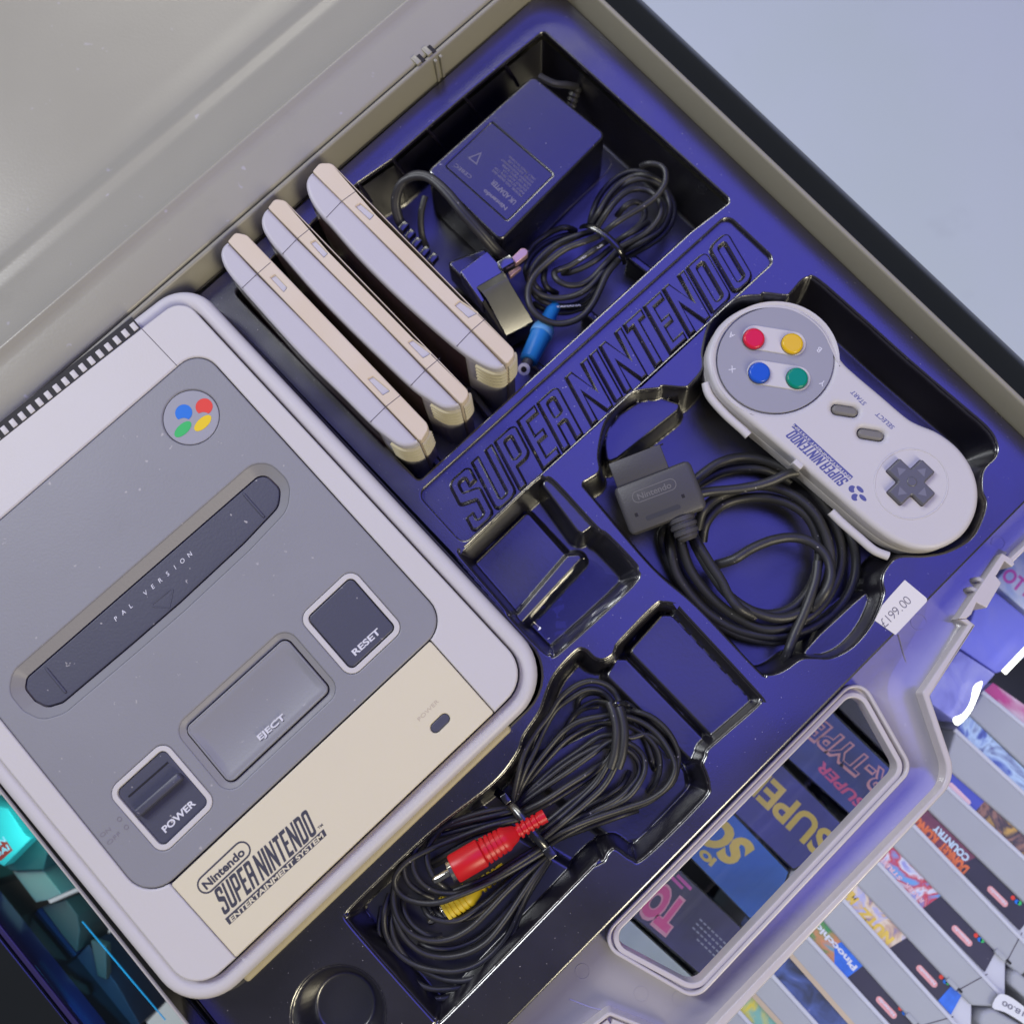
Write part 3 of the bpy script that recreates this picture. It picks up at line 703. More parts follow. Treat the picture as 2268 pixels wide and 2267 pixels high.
# logo disc and petals
dsc = slab('logo_disc', M['facegrey'], off(disc_w, -.2), ZD-.1, 2, bev=.4, parent=con)
k3 = .587
def dpx(zx, zy): return P((zx*k3, 756+zy*k3), ZD)
def clip_circle(c, r, c2, r2, n=40):   # circle with a bite
    pts = []
    for x, y in circ(c, r, n):
        v_ = Vector((x, y))-Vector(c2)
        if v_.length < r2: v_ = v_.normalized()*r2; x, y = c2[0]+v_.x, c2[1]+v_.y
        pts.append((x, y))
    return pts
rb = 33*k3/5.2
slab('logo_petal', M['sblue'], clip_circle(dpx(693, 269), rb, dpx(691, 318), rb*.95), ZD+.02, .3, bev=0, parent=dsc)
slab('logo_petal', M['sred'], clip_circle(dpx(770, 246), rb, dpx(766, 296), rb*.95), ZD+.02, .3, bev=0, parent=dsc)
slab('logo_petal', M['sgreen'], circ(dpx(690, 331), 4.5, 30, 2.3, math.radians(45)), ZD+.02, .3, bev=0, parent=dsc)
slab('logo_petal', M['syel'], circ(dpx(765, 308), 4.6, 30, 2.3, math.radians(45)), ZD+.02, .3, bev=0, parent=dsc)
# lettering
ze = lambda x, y: (400+.15536*x, 1400+.15536*y)
zs = lambda x, y: (650+.15536*x, 1250+.15536*y)
zw = lambda x, y: (200+.15536*x, 1600+.15536*y)
txt('legend', 'EJECT', M['white'], ze(1130, 1540), ze(1500, 1215), 2.4, ZD-.30, bold=.03, parent=ejb)
txt('legend', 'RESET', M['white'], zs(880, 1300), zs(1250, 965), 2.7, ZD+.37, bold=.03, parent=rsb)
txt('legend', 'POWER', M['white'], zw(1070, 1570), zw(1510, 1155), 2.8, ZD-.53, bold=.03, parent=pwb)
zf3 = lambda x, y: (.587*x, 756+.587*y)
letters = 'PAL VERSION'
for i_, ch in enumerate(letters):
    if ch == ' ': continue
    t = i_/(len(letters)-1); ax, ay = 434+(712-434)*t, 1050+(808-1050)*t
    ntxt('legend', ch, M['white'], zf3(ax+8, ay+2), (1, -.86), 2.0, ZD-3.32, bold=.01, shear=.15, parent=fl2)
tri = PL([zf3(563, 1000), zf3(640, 1003), zf3(656, 925)], ZD-3.3)
slab('arrow_mark', M['slate'], rnd(off(tri, .25), .8, 3), ZD-3.2, .3, holes=[rnd(off(tri, -.35), .5, 3)], bev=.1, parent=fl2)
fpn = bpy.data.objects['front_panel']
zl = lambda x, y: (.587*x, 1512+.587*y)
pA, pB_ = P(zl(778, 758), ZD), P(zl(912, 632), ZD)
slab('maker_badge', M['ink'], pill(pA, pB_, 3.75), ZD+.06, .2, holes=[pill(pA, pB_, 3.05)], bev=0, parent=fpn)
txt('lettering', 'Nintendo', M['ink'], zl(779, 780), zl(927, 642), 3.4, ZD+.06, bold=.035, parent=fpn)
la, lb = P(zl(847, 877), ZD), P(zl(1197, 566), ZD)
join('lettering', M['ink'], [slab('x', None, o_, ZD+.07, .1, holes=hs, bev=0, data=True) for o_, hs in logo_polys(la, lb, 10.4, .26)], fpn)
slab('lettering_bar', M['ink'], PL([zl(849, 889), zl(866, 912), zl(1233, 573), zl(1221, 550)], ZD), ZD+.05, .1, bev=0, parent=fpn)
txt('lettering', 'ENTERTAINMENT SYSTEM', M['cream'], zl(873, 902), zl(1222, 579), 2.0, ZD+.09, bold=.03, shear=.2, parent=fpn)
txt('lettering', 'TM', M['ink'], zl(1203, 552), zl(1220, 536), 1.0, ZD+.09, parent=fpn)
def emboss(s, mt, p0, p1, h, z, par, name='embossed_legend', bold=.0):
    vs_, fs_ = text_data(s, bold); d = place_glyphs(vs_, fs_, P(p0, z), P(p1, z), h, z, 0, cap=.73)
    return link(name, d[0], d[1], mt, par, smooth=False)
M['emb'] = mat('raised_panel_print', (.23, .21, .245), .4, var=0); M['embc'] = mat('raised_cream_print', (.58, .49, .38), .4, var=0)
emboss('ON', M['emb'], zw(160, 1640), zw(300, 1530), 1.7, ZD+.17, con); emboss('OFF', M['emb'], zw(260, 1750), zw(440, 1590), 1.7, ZD+.17, con)
for c in (zw(418, 1372), zw(515, 1487)): slab('switch_mark', M['emb'], circ(P(c, ZD), 1.0, 20), ZD+.2, .15, holes=[circ(P(c, ZD), .7, 20)], bev=0, parent=con)
z2 = lambda x, y: (900+.15536*x, 1350+.15536*y)
emboss('POWER', M['embc'], z2(190, 1590), z2(470, 1310), 1.7, ZD+.06, con)
# back deck seams and vents
def seam(a, b, wd, z, par=con, m='seam'): 
    a, b = Vector(P(a, z)), Vector(P(b, z)); d = (b-a).normalized(); nn = Vector((-d.y, d.x))*wd/2
    return link('seam', [(a.x-nn.x, a.y-nn.y, z), (b.x-nn.x, b.y-nn.y, z), (b.x+nn.x, b.y+nn.y, z), (a.x+nn.x, a.y+nn.y, z)], [[0, 1, 2, 3]], M[m], par, smooth=False)
seam((313, 727), (392, 810), .35, ZD+.04)
# vent comb along the back edge
va, vb = Vector(P((309, 722), ZD)), Vector(P((-20, 985), ZD)); vd = (vb-va).normalized(); vn = Vector((-vd.y, vd.x))
if vn.dot(Vector(groove[2])-va) > 0: vn = -vn
L_ = (vb-va).length
q = [va-vn*1.2, vb-vn*1.2, vb+vn*5.6, va+vn*5.6]
link('vent_recess', [(p.x, p.y, ZD+.03) for p in q], [[0, 1, 2, 3]], M['dark'], con, smooth=False)
vents = []
k = 2.0
while k < L_:
    c = va+vd*k+vn*1.4; vents.append(box_data((c.x, c.y, ZD-.4), (vd.x, vd.y, 0), (vn.x, vn.y, 0), (0, 0, 1), 1.25, 2.0, .75, .3)); k += 4.75
vg = join('vent_grille', M['deck'], vents, con)
# yellowed foot strip of the shell
sd = off(body_w, .25); 
yy = P((1190, 1560), ZD-6)
a, b = Vector(groove[1]), Vector(groove[2])
c0, c1 = a+(b-a)*.12, a+(b-a)*.93; nn = (b-a).normalized(); on = Vector((nn.y, -nn.x))
if on.dot(Vector(groove[0])-a) > 0: on = -on
m0 = (c0+c1)/2+on*8.2
join('front_strip', M['yellow'], [box_data((m0.x, m0.y, 1), (nn.x, nn.y, 0), (on.x, on.y, 0), (0, 0, 1), (c1-c0).length/2, 2.2, 5.0, 1.5)], con)
# a few specks of dust and lint lying on the console
rr = random.Random(3)
# ================================================================== CARTRIDGES standing in the power pocket
zc = lambda pts: T(440, 300, .4143, pts)
M['facelab'] = mat('black_label_print', (.012, .010, .014), .35, var=.2, mottle=(.05, .012, .012), vscale=60)
def tray_cart(rear, front, end, tabs, seams, zt, label, lab_col):
    t = thing('game_cartridge', None, label, 'game cartridge', 'cartridges standing on edge in the tray')
    rw = ccw(cat(PL(zc(rear[:14]), zt), False, 5)+PL(zc(rear[14:]), zt)); fw = ccw(rnd(PL(zc(front), zt), [1.2, 4.2, 4.2, 2.5, 1.0], 5))
    c = Vector((sum(p[0] for p in fw)/len(fw), sum(p[1] for p in fw)/len(fw)))
    holes = [rnd(PL(zc(q), zt), .2, 2) for q in tabs]
    fr = slab('front_half', M['cartc'], off(fw, -.1), zt, 78, holes=holes, bev=.55, seg=3, parent=t, bottom=True)
    re = slab('rear_half', M['cartp'], off(rw, -.1), zt-.1, 78, bev=1.6, seg=4, parent=t, bottom=True)
    for q in tabs: flat('latch_slot', M['cartp'], rnd(PL(zc(q), zt-.9), .2, 2), zt-.9, fr, bev=.0)
    for a, b, c_ in seams:                 # moulded seam lines across the top
        for p, q, z, par in ((a, b, zt-.06, re), (b, c_, zt+.03, fr)):
            A, B = Vector(P(zc([p])[0], z)), Vector(P(zc([q])[0], z)); d = (B-A).normalized(); nn = Vector((-d.y, d.x))*.16
            link('seam', [(A.x-nn.x, A.y-nn.y, z), (B.x-nn.x, B.y-nn.y, z), (B.x+nn.x, B.y+nn.y, z), (A.x+nn.x, A.y+nn.y, z)], [[0, 1, 2, 3]], M['seam'], par, smooth=False)
    # ribbed yellowed end: ridges hugging the outline of the far end
    sa = Vector(P(zc([front[0]])[0], zt)); ax_ = (Vector(P(zc([front[-1]])[0], zt))-sa); L_ = ax_.length; ax_.normalize(); nx_ = Vector((-ax_.y, ax_.x))
    def endpath(poly, smin, side):
        q = [p for p in poly if (Vector(p)-sa).dot(ax_) > smin and abs((Vector(p)-sa).dot(nx_)) > .5 or ((Vector(p)-sa).dot(ax_) > L_-.3)]
        q.sort(key=lambda p: (Vector(p)-sa).dot(nx_)*side); return q
    for k in range(5):
        z = zt-6.0-k*4.6
        for poly, par, smin in ((off(rw, .05), re, L_-11), (off(fw, .05), fr, L_-3.2)):
            side = 1 if par is fr else -1
            q = [p for p in poly if (Vector(p)-sa).dot(ax_) > smin]
            i0 = next((i for i in range(len(poly)) if poly[i] in q and poly[i-1] not in q), 0)
            run = []
            for j in range(len(poly)):
                p = poly[(i0+j) % len(poly)]
                if p in q and (abs((Vector(p)-sa).dot(nx_)) > .6): run.append(p)
                elif run: break
            if len(run) > 2: link('grip_rib', *tube_data([Vector((p[0], p[1], z)) for p in run], 1.15, n=8, sub=2)[:2], M['carty'], par)
            if len(run) > 2 and k < 4: link('rib_shade_line', *tube_data([Vector((p[0], p[1], z-2.3)) for p in run], .55, n=6, sub=2)[:2], M['seam'], par)  # dark tubes stand in for the shade between the ribs
    # black front label wrapped on the face below the top edge
    q = [p for p in off(rw, .25) if 8 < (Vector(p)-sa).dot(ax_) < L_-15 and abs((Vector(p)-sa).dot(nx_)) > 2.5]
    q.sort(key=lambda p: (Vector(p)-sa).dot(ax_))
    vs_ = [(p[0], p[1], zt-3.6) for p in q]+[(p[0], p[1], zt-70) for p in q]; n_ = len(q)
    link('face_label', vs_, [[i, i+1, n_+i+1, n_+i] for i in range(n_-1)], M['facelab'], re)
    return t
CT = 24.0
tray_cart([(606, 192), (583, 220), (572, 262), (590, 330), (640, 410), (700, 475), (830, 625), (1000, 798), (1180, 965), (1375, 1132), (1480, 1205), (1560, 1243), (1610, 1247), (1640, 1230), (1460, 1044), (1140, 725), (770, 352)],
 [(606, 192), (645, 146), (712, 146), (1705, 1160), (1648, 1226)], ((1560, 1246), (1646, 1230), (1702, 1165)),
 [[(838, 378), (862, 362), (938, 425), (915, 450)], [(1370, 906), (1395, 885), (1490, 950), (1443, 973)]],
 [((682, 440), (765, 352), (840, 298)), ((1378, 1128), (1462, 1040), (1535, 978))], CT,
 'pinkish cream game cartridge nearest the power adapter, rightmost of three in the tray', 0)
tray_cart([(368, 385), (345, 410), (332, 455), (345, 510), (395, 585), (445, 640), (600, 818), (770, 995), (960, 1180), (1130, 1340), (1220, 1405), (1300, 1452), (1360, 1455), (1398, 1440), (1215, 1255), (900, 925), (527, 552)],
 [(368, 385), (405, 337), (462, 345), (1458, 1378), (1405, 1440)], ((1310, 1455), (1400, 1443), (1455, 1375)),
 [[(598, 572), (622, 560), (690, 630), (670, 652)], [(1120, 1105), (1143, 1092), (1240, 1165), (1200, 1188)]],
 [((446, 636), (527, 552), (602, 492)), ((1132, 1338), (1217, 1250), (1290, 1190))], CT,
 'game cartridge with pale yellowed edge, middle of three standing in the tray', 1)
tray_cart([(152, 566), (125, 595), (115, 640), (135, 700), (180, 765), (228, 820), (390, 1003), (560, 1188), (750, 1373), (912, 1535), (990, 1600), (1070, 1655), (1135, 1660), (1180, 1640), (1000, 1450), (690, 1120), (313, 740)],
 [(152, 566), (195, 516), (258, 530), (1240, 1555), (1187, 1640)], ((1085, 1662), (1180, 1643), (1238, 1570)),
 [[(383, 758), (408, 745), (472, 812), (455, 836)], [(905, 1300), (930, 1288), (1022, 1365), (985, 1386)]],
 [((230, 818), (313, 740), (385, 678)), ((914, 1534), (1000, 1450), (1076, 1390))], CT,
 'game cartridge with peachy yellowed edge standing in the tray beside the console', 2)
# dark front labels on the faces of the standing cartridges
# ================================================================== POWER ADAPTER
za = lambda pts: T(860, 120, .3625, pts)
ad = thing('power_adapter', None, 'square black power adapter block with coiled lead, lying in the top pocket of the tray', 'power adapter')
AZ = -2.0
top = rnd(PL(za([(885, 122), (1338, 488), (682, 1150), (228, 712)]), AZ), 3.5, 6)
rec = rnd(PL(za([(630, 424), (997, 735), (726, 1003), (362, 680)]), AZ), .4, 2)
bd = slab('body', M['blackp'], off(top, 0), AZ, 37, holes=[rec], bev=1.5, seg=4, parent=ad, bottom=False, draft=1.0)
lp_ = slab('rating_plate', M['blackp'], off(rec, .5), AZ-.5, 2, bev=0, parent=bd)
M['embk'] = mat('worn_raised_print', (.16, .15, .17), .3, ior=1.8, var=.3)
zb = lambda x, y: (960+.15536*x, 230+.15536*y)
def kt(s, a, b, h, bold=.01, par=lp_): return txt('raised_lettering', s, M['embk'], zb(*a), zb(*b), h, AZ-.44, bold=bold, parent=par)
kt('Nintendo', (1060, 1480), (735, 1215), 2.0, .03)
kt('UK ADAPTER', (1190, 1395), (860, 1080), 2.6, .03)
for i, (s_, l) in enumerate((('MODEL NO.SNSP-002', 1.0), ('INPUT AC240V 50Hz 17W', 1.0), ('OUTPUT AC9V 1.3A', .8), ('FOR USE WITH SUPER', .9), ('NINTENDO ENTERTAINMENT', 1.0), ('SYSTEM. INDOOR USE', .85), ('ONLY. MADE IN CHINA', .9))):
    a = (1270+i*52*.62, 1310-i*52*.75); L0 = 560*l
    kt(s_, a, (a[0]-L0*.74, a[1]-L0*.67), 1.15)
for x, s_ in ((550, 'C'), (450, 'E'), (340, 'R')):
    pass
kt('CEBEC', (555, 1035), (320, 850), 1.8)
tri = PL([zb(500, 770), zb(680, 700), zb(615, 860)], AZ-.4)
slab('warning_triangle', M['embk'], off(tri, .2), AZ-.42, .2, holes=[off(tri, -.3)], bev=0, parent=lp_)
tube('base_seam', M['embk'], [P3(za([p])[0], -32) for p in ((860, 1185), (1100, 945), (1345, 710), (1352, 640))], .35, ad, sub=3)
# strain relief at the far corner
g0, g1 = P3(za([(1020, 185)])[0], -10), P3(za([(1130, 270)])[0], -26)
lathe('strain_relief', M['cable'], P3(za([(1150, 200)])[0], -16), P3(za([(1110, 330)])[0], -24), [(i*1.3, 3.0 if i % 2 else 2.2) for i in range(12)], ad, n=16)
tube('mains_lead', M['cable'], [P3(za([p])[0], z) for p, z in (((920, 135), -6), ((1010, 180), -7), ((1090, 190), -10), ((1150, 200), -15))], 1.8, ad)
# flat mains lead looping over the adapter to the plug
band = [((95, 1060), -12), ((62, 1000), -9), ((45, 900), -5), ((75, 800), 0), ((150, 745), 3), ((250, 755), 5), ((360, 850), 6), ((470, 985), 5), ((580, 1110), 1), ((655, 1195), -5), ((715, 1250), -12)]
ml = None
ds = []
for o_ in (-9, 9):
    ds.append(tube_data([P3(za([(p[0]+o_*(.75 if p[1] > 760 else .2), p[1]-o_*(.65 if p[0] > 120 else .0))])[0], z) for p, z in band], 1.9, n=12))
join('mains_lead', M['cable'], ds, ad, 60)
tube('mains_lead', M['cable'], [P3(za([p])[0], z) for p, z in (((225, 870), -14), ((200, 980), -16), ((205, 1100), -20), ((235, 1180), -26))], 1.6, ad)
ds = []
sr = [za([p])[0] for p in ((95, 1062), (135, 1110), (175, 1160), (225, 1215), (275, 1255))]
for i, p in enumerate(sr):
    c = P3(p, -9-i*.8); ds.append(box_data(c, (.75, -.6, .0), (.6, .75, 0), (0, 0, 1), 1.6, 2.6, 2.6, .6))
join('strain_relief', M['blackp'], ds, ad)
# mains plug
zg = lambda pts: T(900, 440, .15536, pts)
pl = thing('mains_plug', None, 'black three pin mains plug with pinkish earth pin wedged beside the rightmost cartridge', 'plug')
PZ = -4.0
pb = slab('body', M['blackp'], rnd(PL(zg([(560, 910), (1115, 700), (1325, 935), (1395, 1045), (1830, 1760), (1420, 1960), (1130, 1480)]), PZ-12.5), [3, 1.5, 1, 1, 2, 2, 2], 5), PZ-12.5, 18, bev=1.2, parent=pl)
M['plugface'] = mat('plug_face_plastic', (.012, .012, .03), .2, ior=2.7, var=.05)
slab('pin_face', M['plugface'], rnd(PL(zg([(765, 1040), (1150, 745), (1325, 938), (1395, 1040), (1010, 1262), (1115, 1440), (1080, 1490)]), PZ), .6, 3), PZ, 14, bev=.4, parent=pb)
# sloping cover facing the light
cv = [zg([p])[0] for p in ((1005, 1265), (1390, 1050), (1480, 1215), (1815, 1740), (1430, 1950), (1150, 1440))]
zz = [PZ+1.0, PZ+1.0, PZ+.2, PZ-7, PZ-7, PZ-.2]
def quadface(name, m, px, zs, faces, par, angle=25):
    return link(name, [tuple(P3(p, z)) for p, z in zip(px, zs)], faces, m, par, None, angle)
M['plugcover'] = mat('plug_cover_sheen', (.095, .093, .07), .2, ior=2.3, var=.2, vscale=60)  # warm reflection on the black cover is put into its base colour
cvp = [zg([p])[0] for p in ((1000, 1265), (1385, 1045), (1075, 1330), (1440, 1130), (1155, 1435), (1485, 1220), (1800, 1745), (1425, 1945))]
cvz = [PZ+.4, PZ+.4, PZ+2.6, PZ+2.6, PZ+1.4, PZ+1.4, PZ-8, PZ-8]
quadface('cover', M['plugcover'], cvp, cvz, [[0, 2, 3, 1], [2, 4, 5, 3], [4, 7, 6, 5]], pb)
sk = [zg([p])[0] for p in ((1080, 1490), (1155, 1438), (1425, 1945), (1390, 1960), (1005, 1265))]
quadface('cover_edge', M['plugcover'], [zg([p])[0] for p in ((1085, 1490), (1120, 1440), (1405, 1950), (1340, 1880))], [PZ, PZ+1.2, PZ-8, PZ-12], [[0, 3, 2, 1]], pb)
ep = [P3(zg([p])[0], PZ+1) for p in ((1330, 975), (1510, 868), (1660, 775))]
dE = (ep[1]-ep[0]).normalized(); pE = Vector((-dE.y, dE.x, 0))
cE = (ep[0]+ep[1])/2
join('earth_pin_sleeve', M['plugface'], [box_data(cE, dE, pE, (0, 0, 1), (ep[1]-ep[0]).length/2, 2.1, 2.0, .3)], pb)
pin_o = [P(zg([p])[0], PZ+1) for p in ((1500, 835), (1635, 705), (1690, 702), (1735, 742), (1725, 795), (1560, 925))]
slab('earth_pin', M['brass'], rnd(pin_o, .5, 3), PZ+1, 4, bev=.4, parent=pb, bottom=True)
pin2 = [P(zg([p])[0], PZ-6) for p in ((1450, 1050), (1600, 960), (1650, 975), (1480, 1115))]
slab('live_pin', M['brass'], rnd(pin2, .4, 3), PZ-6, 3, bev=.3, parent=pb, bottom=True)
# coiled output lead
zo = lambda p: T(1130, 350, .2071, [p])[0]
def loop(pts, z0, r, zamp=1.5, n=8, sub=6, jz=0):
    m = len(pts)
    return tube_data([P3(zo(p), z0+zamp*math.sin(i*1.3+jz)-(3.5 if i in (0, m-1) else 0)) for i, p in enumerate(pts)], r, n=n, sub=sub)
R_ = 1.55
ld = []
ld.append(loop([(700, 780), (600, 745), (500, 765), (380, 830), (250, 930), (150, 1070), (40, 1150), (-60, 1200)], -22, R_))
ld.append(loop([(850, 720), (880, 590), (950, 420), (1080, 260), (1240, 160), (1400, 150), (1560, 230), (1680, 360), (1750, 520), (1730, 680), (1620, 830), (1450, 950), (1230, 1070)], -22, R_, jz=1))
ld.append(loop([(880, 735), (960, 590), (1060, 430), (1200, 300), (1350, 230), (1500, 240), (1640, 330), (1700, 480), (1690, 620), (1600, 770), (1400, 900), (1200, 1010)], -19, R_, jz=2))
ld.append(loop([(930, 745), (1050, 560), (1180, 410), (1320, 335), (1480, 350), (1590, 450), (1610, 580), (1550, 700), (1420, 820), (1170, 955)], -15, R_))
ld.append(loop([(880, 700), (960, 560), (1050, 410), (1180, 270), (1330, 190), (1480, 190), (1620, 260)], -17, R_, jz=.5))
ld.append(loop([(1010, 790), (1120, 700), (1280, 600), (1430, 510), (1560, 410), (1650, 280), (1660, 150), (1600, 80), (1480, 60), (1400, 90)], -8, R_, zamp=.8))
ld.append(loop([(1130, 900), (1250, 820), (1380, 750), (1470, 690)], -20, R_))
ld.append(loop([(1140, 620), (1230, 520), (1330, 470), (1420, 510), (1440, 600), (1400, 700), (1280, 800), (1160, 880)], -24, R_))
# lower lobe
ld.append(loop([(950, 835), (780, 900), (600, 970), (430, 1090), (270, 1240), (195, 1400), (205, 1560), (300, 1690), (460, 1765), (620, 1760), (770, 1690), (880, 1560), (960, 1400), (1040, 1230), (1160, 1090)], -10, R_+.1, zamp=.8))
ld.append(loop([(880, 785), (720, 830), (520, 910), (350, 1040), (230, 1200), (210, 1330), (290, 1440), (420, 1490), (580, 1495), (740, 1450), (880, 1350), (1000, 1200), (1140, 1030)], -15, R_, jz=1))
ld.append(loop([(840, 790), (650, 870), (470, 960), (300, 1130), (240, 1290), (280, 1380), (370, 1450)], -18, R_, jz=2))
ld.append(loop([(1040, 885), (900, 980), (780, 1060), (640, 1150), (500, 1200), (470, 1240), (510, 1310), (620, 1360), (760, 1350), (880, 1280), (1000, 1150), (1130, 1010)], -14, R_))
ld.append(loop([(1080, 960), (950, 1070), (800, 1160), (650, 1220), (560, 1230)], -17, R_))
ld.append(loop([(370, 1190), (360, 1300), (400, 1390), (500, 1450)], -21, R_))
ld.append(loop([(230, 1400), (300, 1500), (420, 1560), (560, 1585), (700, 1570), (830, 1500), (940, 1380), (1040, 1230)], -20, R_))
ld.append(loop([(260, 1560), (370, 1620), (520, 1650), (660, 1640), (820, 1570), (960, 1420)], -24, R_))
ld.append(loop([(190, 1300), (170, 1180), (230, 1050), (360, 930), (520, 850), (700, 800)], -23, R_))
join('output_lead', M['cable'], ld, ad, 60)
# tie round the bundle
tie = [P3(zo(p), z) for p, z in (((760, 735), -14), ((850, 728), -7), ((980, 800), -5), ((1100, 900), -5), ((1190, 1010), -7), ((1230, 1120), -14))]
link('cable_tie', *tube_data(tie, 1.7, n=8, flat_=.45)[:2], M['blackp'], ad)
# white print along two of the strands
def along(s, pts, z, h, par=ad):
    a, b = zo(pts[0]), zo(pts[1]); txt('cable_print', s, M['white'], a, b, h, z, parent=par)
along('VDE HAR', ((735, 1105), (1000, 930)), -11.6, .9); along('YAMAHA', ((490, 1600), (760, 1580)), -17.6, .9)
# blue barrel connector
b0, b1 = P3((1222, 690), -20), P3((1164, 812), -9)
L_ = (b1-b0).length
lathe('power_plug', M['bluep'], b0, b1, [(-4, 3.2), (2, 3.4), (8, 4.2), (11, 4.4), (11.2, 5.2), (15, 5.4), (15.6, 5.0), (L_*.88, 4.4), (L_*.9, 3.5)], ad)
lathe('power_plug_sleeve', M['bluelt'], b0, b1, [(11.2, 5.3), (12, 5.5), (15, 5.6), (15.5, 5.3)], ad)
lathe('barrel', M['conn'], b0, b1, [(L_*.85, 2.6), (L_+1.5, 2.4)], ad)
ax = (b1-b0).normalized(); e = b1+ax*1.2; up_ = Vector((0, 0, 1))
dt = (ax*.6+up_*.8).normalized()
tip_ = lathe('barrel_tip', M['white'], e, e+dt*3, [(0, 2.7), (1.6, 2.95), (2.0, 2.8), (2.05, 1.5)], ad, n=24)
lathe('socket_hole', M['dark'], e, e+dt*3, [(1.0, 1.4), (2.12, 1.4), (2.13, .1)], tip_, n=20)

# ================================================================== CONTROLLER
zt = lambda pts: T(1500, 600, .3625, pts)
cz = 8.0
gp_ = thing('game_controller', None, 'pale grey dog-bone game controller with red, yellow, blue and green buttons in the tray', 'game controller')
out_px = [(183, 560), (196, 450), (262, 325), (380, 235), (520, 193), (680, 200), (815, 262), (915, 355), (968, 455), (1012, 545), (1090, 622), (1250, 757), (1400, 885), (1480, 932), (1600, 983), (1725, 1080), (1812, 1210), (1846, 1350), (1825, 1490), (1745, 1615), (1610, 1692), (1470, 1700), (1330, 1650), (1200, 1562), (1050, 1435), (900, 1305), (700, 1130), (500, 962), (330, 820), (232, 712)]
ctop = cat(PL(zt(out_px), cz), True, 5)
zsh = lambda x, y: cz
circ_face = circ(P(zt([(601, 543)])[0], cz), 1, 4)
fc = ccw([P(zt([(601+356*math.cos(a), 543+324*math.sin(a)*1.0+0*math.cos(a))])[0], cz) for a in [2*math.pi*i/56 for i in range(56)]])
dc = ccw([P(zt([(1430+229*math.cos(a), 1301+219*math.sin(a))])[0], cz) for a in [2*math.pi*i/56 for i in range(56)]])
def zpill(c, ang, hl, r, z): 
    d = (math.cos(math.radians(ang))*hl, math.sin(math.radians(ang))*hl)
    return pill(P(zt([(c[0]-d[0], c[1]-d[1])])[0], z), P(zt([(c[0]+d[0], c[1]+d[1])])[0], z), r)
st_ = zpill((1028, 850), 9, 50, 2.35, cz); se_ = zpill((1187, 996), 9, 50, 2.35, cz)
body = slab('body', M['shell'], ctop, cz, 9.5, holes=[fc, st_, se_], bev=2.6, seg=6, parent=gp_)
slab('lower_body', M['shell'], off(ctop, .15), cz-9.2, 8, bev=.6, seg=3, parent=gp_)
# shoulder buttons on the cable side
for pts in ([(180, 680), (205, 760), (300, 870), (400, 960), (440, 1000)], [(945, 1465), (1010, 1530), (1120, 1625), (1210, 1700), (1295, 1735)]):
    link('shoulder_button', *tube_data([P3(zt([(p[0]-6, p[1]+6)])[0], cz-6.5) for p in pts], 2.0, n=12, flat_=1.0)[:2], M['shell'], gp_)
pA_ = zpill((592, 425), 9, 118, 5.7, cz); pB2 = zpill((620, 638), 9, 118, 5.7, cz)
face = slab('button_face', M['facegrey'], off(fc, -.1), cz-.1, 2, bev=.15, seg=2, parent=gp_)
for q in (pA_, pB2):
    slab('button_surround', M['shell'], q, cz+.55, 1, bev=.5, seg=4, parent=face)
for c, m in (((471, 409), 'redb'), ((706, 440), 'yelb'), ((505, 618), 'blub'), ((736, 651), 'grnb')):
    cc = P(zt([c])[0], cz+2.2)
    slab('dark_ring', M['seam'], circ(cc, 5.05, 32), cz+.6, .2, bev=0, parent=face)
    slab('action_button', M[m], circ(cc, 4.8, 40), cz+2.4, 3, bev=1.1, seg=5, parent=gp_)
for ch, c in (('A', (330, 395)), ('B', (866, 482)), ('X', (335, 602)), ('Y', (886, 686))):
    x, y = zt([c])[0]; d = Vector((-.78, -.62)); u = Vector((-.62, .78)); h = 2.6; w_ = 7.5
    a = (x-d.x*w_-u.x*6.5, y-d.y*w_-u.y*6.5); b = (x+d.x*w_-u.x*6.5, y+d.y*w_-u.y*6.5)
    ntxt('button_letter', ch, M['white'], (x-u.x*6.5, y-u.y*6.5), d, h, cz+.0, bold=.015, parent=face)
# rubber start/select
for c, q in (((1028, 850), st_), ((1187, 996), se_)):
    slab('rubber_button', M['btn'], off(q, -.25), cz-.3, 3, bev=1.2, seg=4, parent=gp_)
# d-pad
slab('dpad_ring', M['shell'], off(dc, 0), cz+.25, .6, holes=[off(dc, -.7)], bev=.25, parent=gp_)
zd = lambda x, y: P(zt([(x, y)])[0], cz+2.0)
c0 = Vector(zd(1432, 1288)); e1_ = Vector(zd(1560, 1425))-Vector(zd(1310, 1180)); e1_.normalize(); e2_ = Vector((-e1_.y, e1_.x))
def cross(hl, hw):
    pts = [(hw, hw), (hl, hw), (hl, -hw), (hw, -hw), (hw, -hl), (-hw, -hl), (-hw, -hw), (-hl, -hw), (-hl, hw), (-hw, hw), (-hw, hl), (hw, hl)]
    return [tuple(c0+e1_*a+e2_*b) for a, b in pts]
slab('dpad_well', M['seam'], rnd(cross(11.0, 4.3), .8, 3), cz+.1, .4, bev=0, parent=gp_)
dp = slab('dpad', M['dpad'], rnd(cross(10.7, 3.95), [.5, .8, .8]*4, 3), cz+2.4, 4, bev=.7, seg=3, parent=gp_)
slab('dpad_centre', M['dpad'], circ(tuple(c0), 2.4, 24), cz+2.75, .8, bev=.7, seg=4, parent=dp)
for a in range(4):
    d = [e1_, e2_, -e1_, -e2_][a]; n2 = Vector((-d.y, d.x)); c = c0+d*7
    slab('dpad_arrow', M['dpad2'], [tuple(c+d*1.8), tuple(c-d*1.5+n2*2.2), tuple(c-d*1.5-n2*2.2)], cz+2.46, .2, bev=0, parent=dp)
